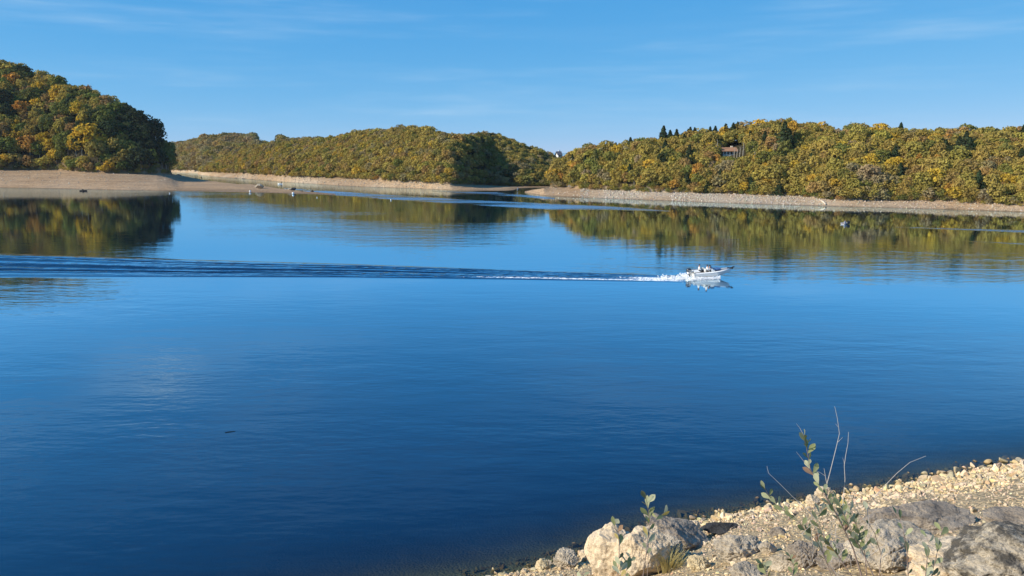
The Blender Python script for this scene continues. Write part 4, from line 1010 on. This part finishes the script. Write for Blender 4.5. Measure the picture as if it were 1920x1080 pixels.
def shrub(stems, label, dist, seed, twigs=(), extra=0, name='shrub'):
    """stems: (list of photo points from the foot up, from which fraction leaves grow, leaf count, thickness px)"""
    r = random.Random(seed); k = dist/F; p0 = stems[0][0][0]
    q = atS(p0[0], p0[1], dist); foot = Vector((q.x, q.y, float(bank_z(q.x, q.y))))
    e = empty(name, foot); tag(e, label, 'shrub'); Vs, Fs, Ts = [], [], []; b = MB(); tb = MB(); hub = Vector((foot.x, foot.y, foot.z-.05))
    for (pl, lf, nleaf, th) in stems:
        dd = dist*(1+r.uniform(-.05, .05)); W3 = [atS(u, v, dd*(1+.015*math.sin(i*1.3+seed))) for i, (u, v) in enumerate(pl)]
        bot = Vector((hub.x*.6+W3[0].x*.4, hub.y*.6+W3[0].y*.4, 0)); bot.z = float(bank_z(bot.x, bot.y))-.05
        full = [bot, (bot+W3[0])/2+Vector((0, 0, .02))]+W3; n_ = len(full)
        b.tube([p-foot for p in full], [th*k*.38*(1-.72*i/(n_-1)) for i in range(n_)], 6)
        seg = list(zip(W3[:-1], W3[1:])); tl = sum((c-a).length for a, c in seg)
        for j in range(nleaf):
            t = lf+(1-lf)*(j+r.random()*.6)/nleaf; acc = t*tl
            for a, c in seg:
                l_ = (c-a).length
                if acc <= l_: break
                acc -= l_
            base = a.lerp(c, min(1, acc/l_)); ax = (c-a).normalized(); ph = j*2.4+r.random()*.8
            side = Vector((math.cos(ph), .55*math.sin(ph), .0)); d = ax*.75+side*.75+Vector((0, 0, .25))
            if t > .93: d = ax+side*.3
            ln = r.uniform(13, 25)*k; nv = Vector((r.uniform(-.6, .6), -1+r.uniform(-.3, .9), r.uniform(-.2, .9)))
            col = LT[r.choices(range(7), [4, 3, 3, 3, 2, 2, 2])[0]]
            if r.random() < .05: col = (.60, .38, .05)
            if r.random() < .03: col = (.35, .09, .04)
            leaf(Vs, Fs, Ts, base-foot, d, nv, ln, ln*r.uniform(.36, .5), col)
    b.build('stem', M_stem, e)
    for (pl, th) in twigs:
        dd = dist*(1+r.uniform(-.04, .06)); W3 = [atS(u, v, dd)-foot for u, v in pl]; n_ = len(W3)
        tb.tube(W3, [th*k*.27*(1-.6*i/(n_-1)) for i in range(n_)], 5)
    if twigs: tb.build('bare_twig', M_twig, e)
    me = npmesh('foliage', np.array([tuple(v) for v in Vs]), np.array(Fs), M_bleaf, True, None, {'tint': np.array(Ts)})
    link(bpy.data.objects.new('foliage', me), e); return e
DS = 5.2
main = [
 ([(1617, 1085), (1599, 1027), (1573, 973), (1546, 926), (1534, 908), (1519, 879), (1513, 843), (1507, 816)], .30, 30, 5),
 ([(1600, 1085), (1570, 1040), (1546, 1010), (1530, 975), (1545, 950)], .2, 22, 4),
 ([(1570, 1085), (1546, 1042), (1522, 1012), (1499, 979), (1460, 950), (1445, 935), (1430, 908)], .35, 16, 3.4),
 ([(1640, 1085), (1620, 1040), (1598, 1000), (1578, 955), (1566, 930)], .3, 24, 4),
 ([(1625, 1085), (1622, 1040), (1612, 1000), (1600, 970), (1585, 945)], .2, 24, 4),
 ([(1648, 1085), (1652, 1040), (1640, 1000), (1629, 982), (1626, 950)], .25, 5, 3.4),
 ([(1560, 1085), (1552, 1060), (1540, 1030), (1520, 1000), (1512, 985)], .2, 9, 3)]
tw = [([(1546, 926), (1552, 902), (1558, 879), (1567, 843), (1574, 813), (1570, 784), (1565, 762)], 3.0), ([(1569.5, 830), (1575, 825), (1580, 820)], 1.6), ([(1571, 800), (1566, 794)], 1.4),
      ([(1579, 960), (1581.5, 933), (1584.5, 899), (1583, 873), (1586, 852), (1590, 831), (1591, 810)], 2.8), ([(1584, 873), (1580, 858)], 1.3),
      ([(1629, 982), (1626, 955), (1644, 927), (1661.6, 908), (1682, 887), (1706, 867), (1736, 855)], 2.8),
      ([(1530, 975), (1510, 953), (1484, 929), (1460, 905), (1441, 887), (1438, 874)], 2.6), ([(1507, 816), (1500, 803), (1493, 794)], 1.8), ([(1519, 879), (1505, 862), (1493, 847)], 2.), ([(1552, 916), (1548, 895), (1545, 878)], 2.8),
      ([(1547, 892), (1538, 886), (1528, 881)], 1.8), ([(1597, 1000), (1590, 965), (1604, 930), (1588, 918)], 2.), ([(1628, 984), (1606, 958), (1592, 940)], 2.), ([(1570, 1080), (1530, 1020), (1508, 996)], 2.2)]
rt = random.Random(12)
for _ in range(60):
    u0, v0 = rt.uniform(1500, 1680), rt.uniform(985, 1085); a0 = rt.gauss(0, .55); l0 = rt.uniform(22, 75); pl = [(u0, v0)]
    for q_ in range(3):
        a0 += rt.gauss(0, .25); pl.append((pl[-1][0]+math.sin(a0)*l0/3, pl[-1][1]-math.cos(a0)*l0/3))
    tw.append((pl, rt.uniform(1.1, 2.2)))
shrub(main, 'leafy green shrub with tall bare twigs rising before the water at bottom right', DS, 1, tw)
shrub([([(1703, 1085), (1700, 1027), (1694, 997), (1688, 973), (1668, 952)], .0, 9, 3.4)], 'single reddish stem with few leaves right of the leafy shrub', 4.6, 2, name='seedling')
shrub([([(1745, 1085), (1756, 1042), (1762, 1012), (1767, 985)], .0, 7, 3), ([(1735, 1085), (1738, 1050), (1742, 1020), (1735, 1000)], .0, 7, 3), ([(1755, 1085), (1748, 1062), (1752, 1050)], 0, 5, 3)], 'clump of leafy stems before the rough pale outcrop at bottom right', 4.6, 3, name='seedling')
shrub([([(1205, 1085), (1212, 1035), (1215, 1005), (1218, 980), (1216, 960), (1211, 932)], .25, 15, 3.6), ([(1218, 990), (1226, 978), (1234, 970), (1248, 960)], .3, 4, 2)], 'tall leafy sapling in front of the cracked cream boulder', 4.9, 4, name='sapling')
shrub([([(1156, 1085), (1161, 1040), (1161, 1000), (1152, 990), (1155, 978)], .0, 8, 3), ([(1172, 1085), (1176, 1060), (1183, 1045)], 0, 7, 2.6), ([(1163, 1085), (1163, 1068), (1168, 1055)], 0, 6, 2.6)], 'small leafy sapling in front of the tallest cream boulder', 4.9, 5, name='sapling')
shrub([([(1092, 1090), (1093, 1078)], 0, 3, 2.4)], 'single yellow green sprig at the bottom edge left of the saplings', 4.9, 6, name='seedling')
shrub([([(1440, 1085), (1434, 1068), (1430, 1058)], 0, 7, 2.4), ([(1485, 1085), (1488, 1062), (1480, 1040)], 0, 7, 2.4)], 'low sprigs at the bottom edge left of the leafy shrub', 4.9, 7, name='seedling')
# dry grass tuft by the cracked boulder
p = bank_hit(1252, 1068); b = MB(); rr = random.Random(4)
for i in range(150):
    a = rr.random()*6.28; o_ = rr.random()*.3; h = rr.uniform(.25, .6); x, y = math.cos(a)*o_, math.sin(a)*o_; lx, ly = math.cos(a)*h*.5, math.sin(a)*h*.5
    b.tube([(x, y, -.05), (x+lx*.4, y+ly*.4, h*.6), (x+lx, y+ly, h)], [.010, .007, .002], 3)
tag(b.build('grass_tuft', simple('dry grass', (.50, .42, .18), .8), loc=p), 'dry yellow grass tuft below the cracked cream boulder', 'grass tuft')

# ------------------------------------------------------------------ the air
hm = bpy.data.materials.new('air'); hm.use_nodes = True; t_ = hm.node_tree; t_.nodes.clear(); G = NT(t_)
pv = G.n('ShaderNodeVolumePrincipled'); pv.inputs['Color'].default_value = (.80, .88, 1, 1); pv.inputs['Density'].default_value = .00005; pv.inputs['Anisotropy'].default_value = .0
ho = G.n('ShaderNodeOutputMaterial'); G.l(pv.outputs[0], ho.inputs['Volume'])
b = MB(); b.box((0, 330, 38), (1500, 760, 92)); o = b.build('haze', hm); tag(o, 'thin pale air over the whole lake', 'haze', kind='stuff')
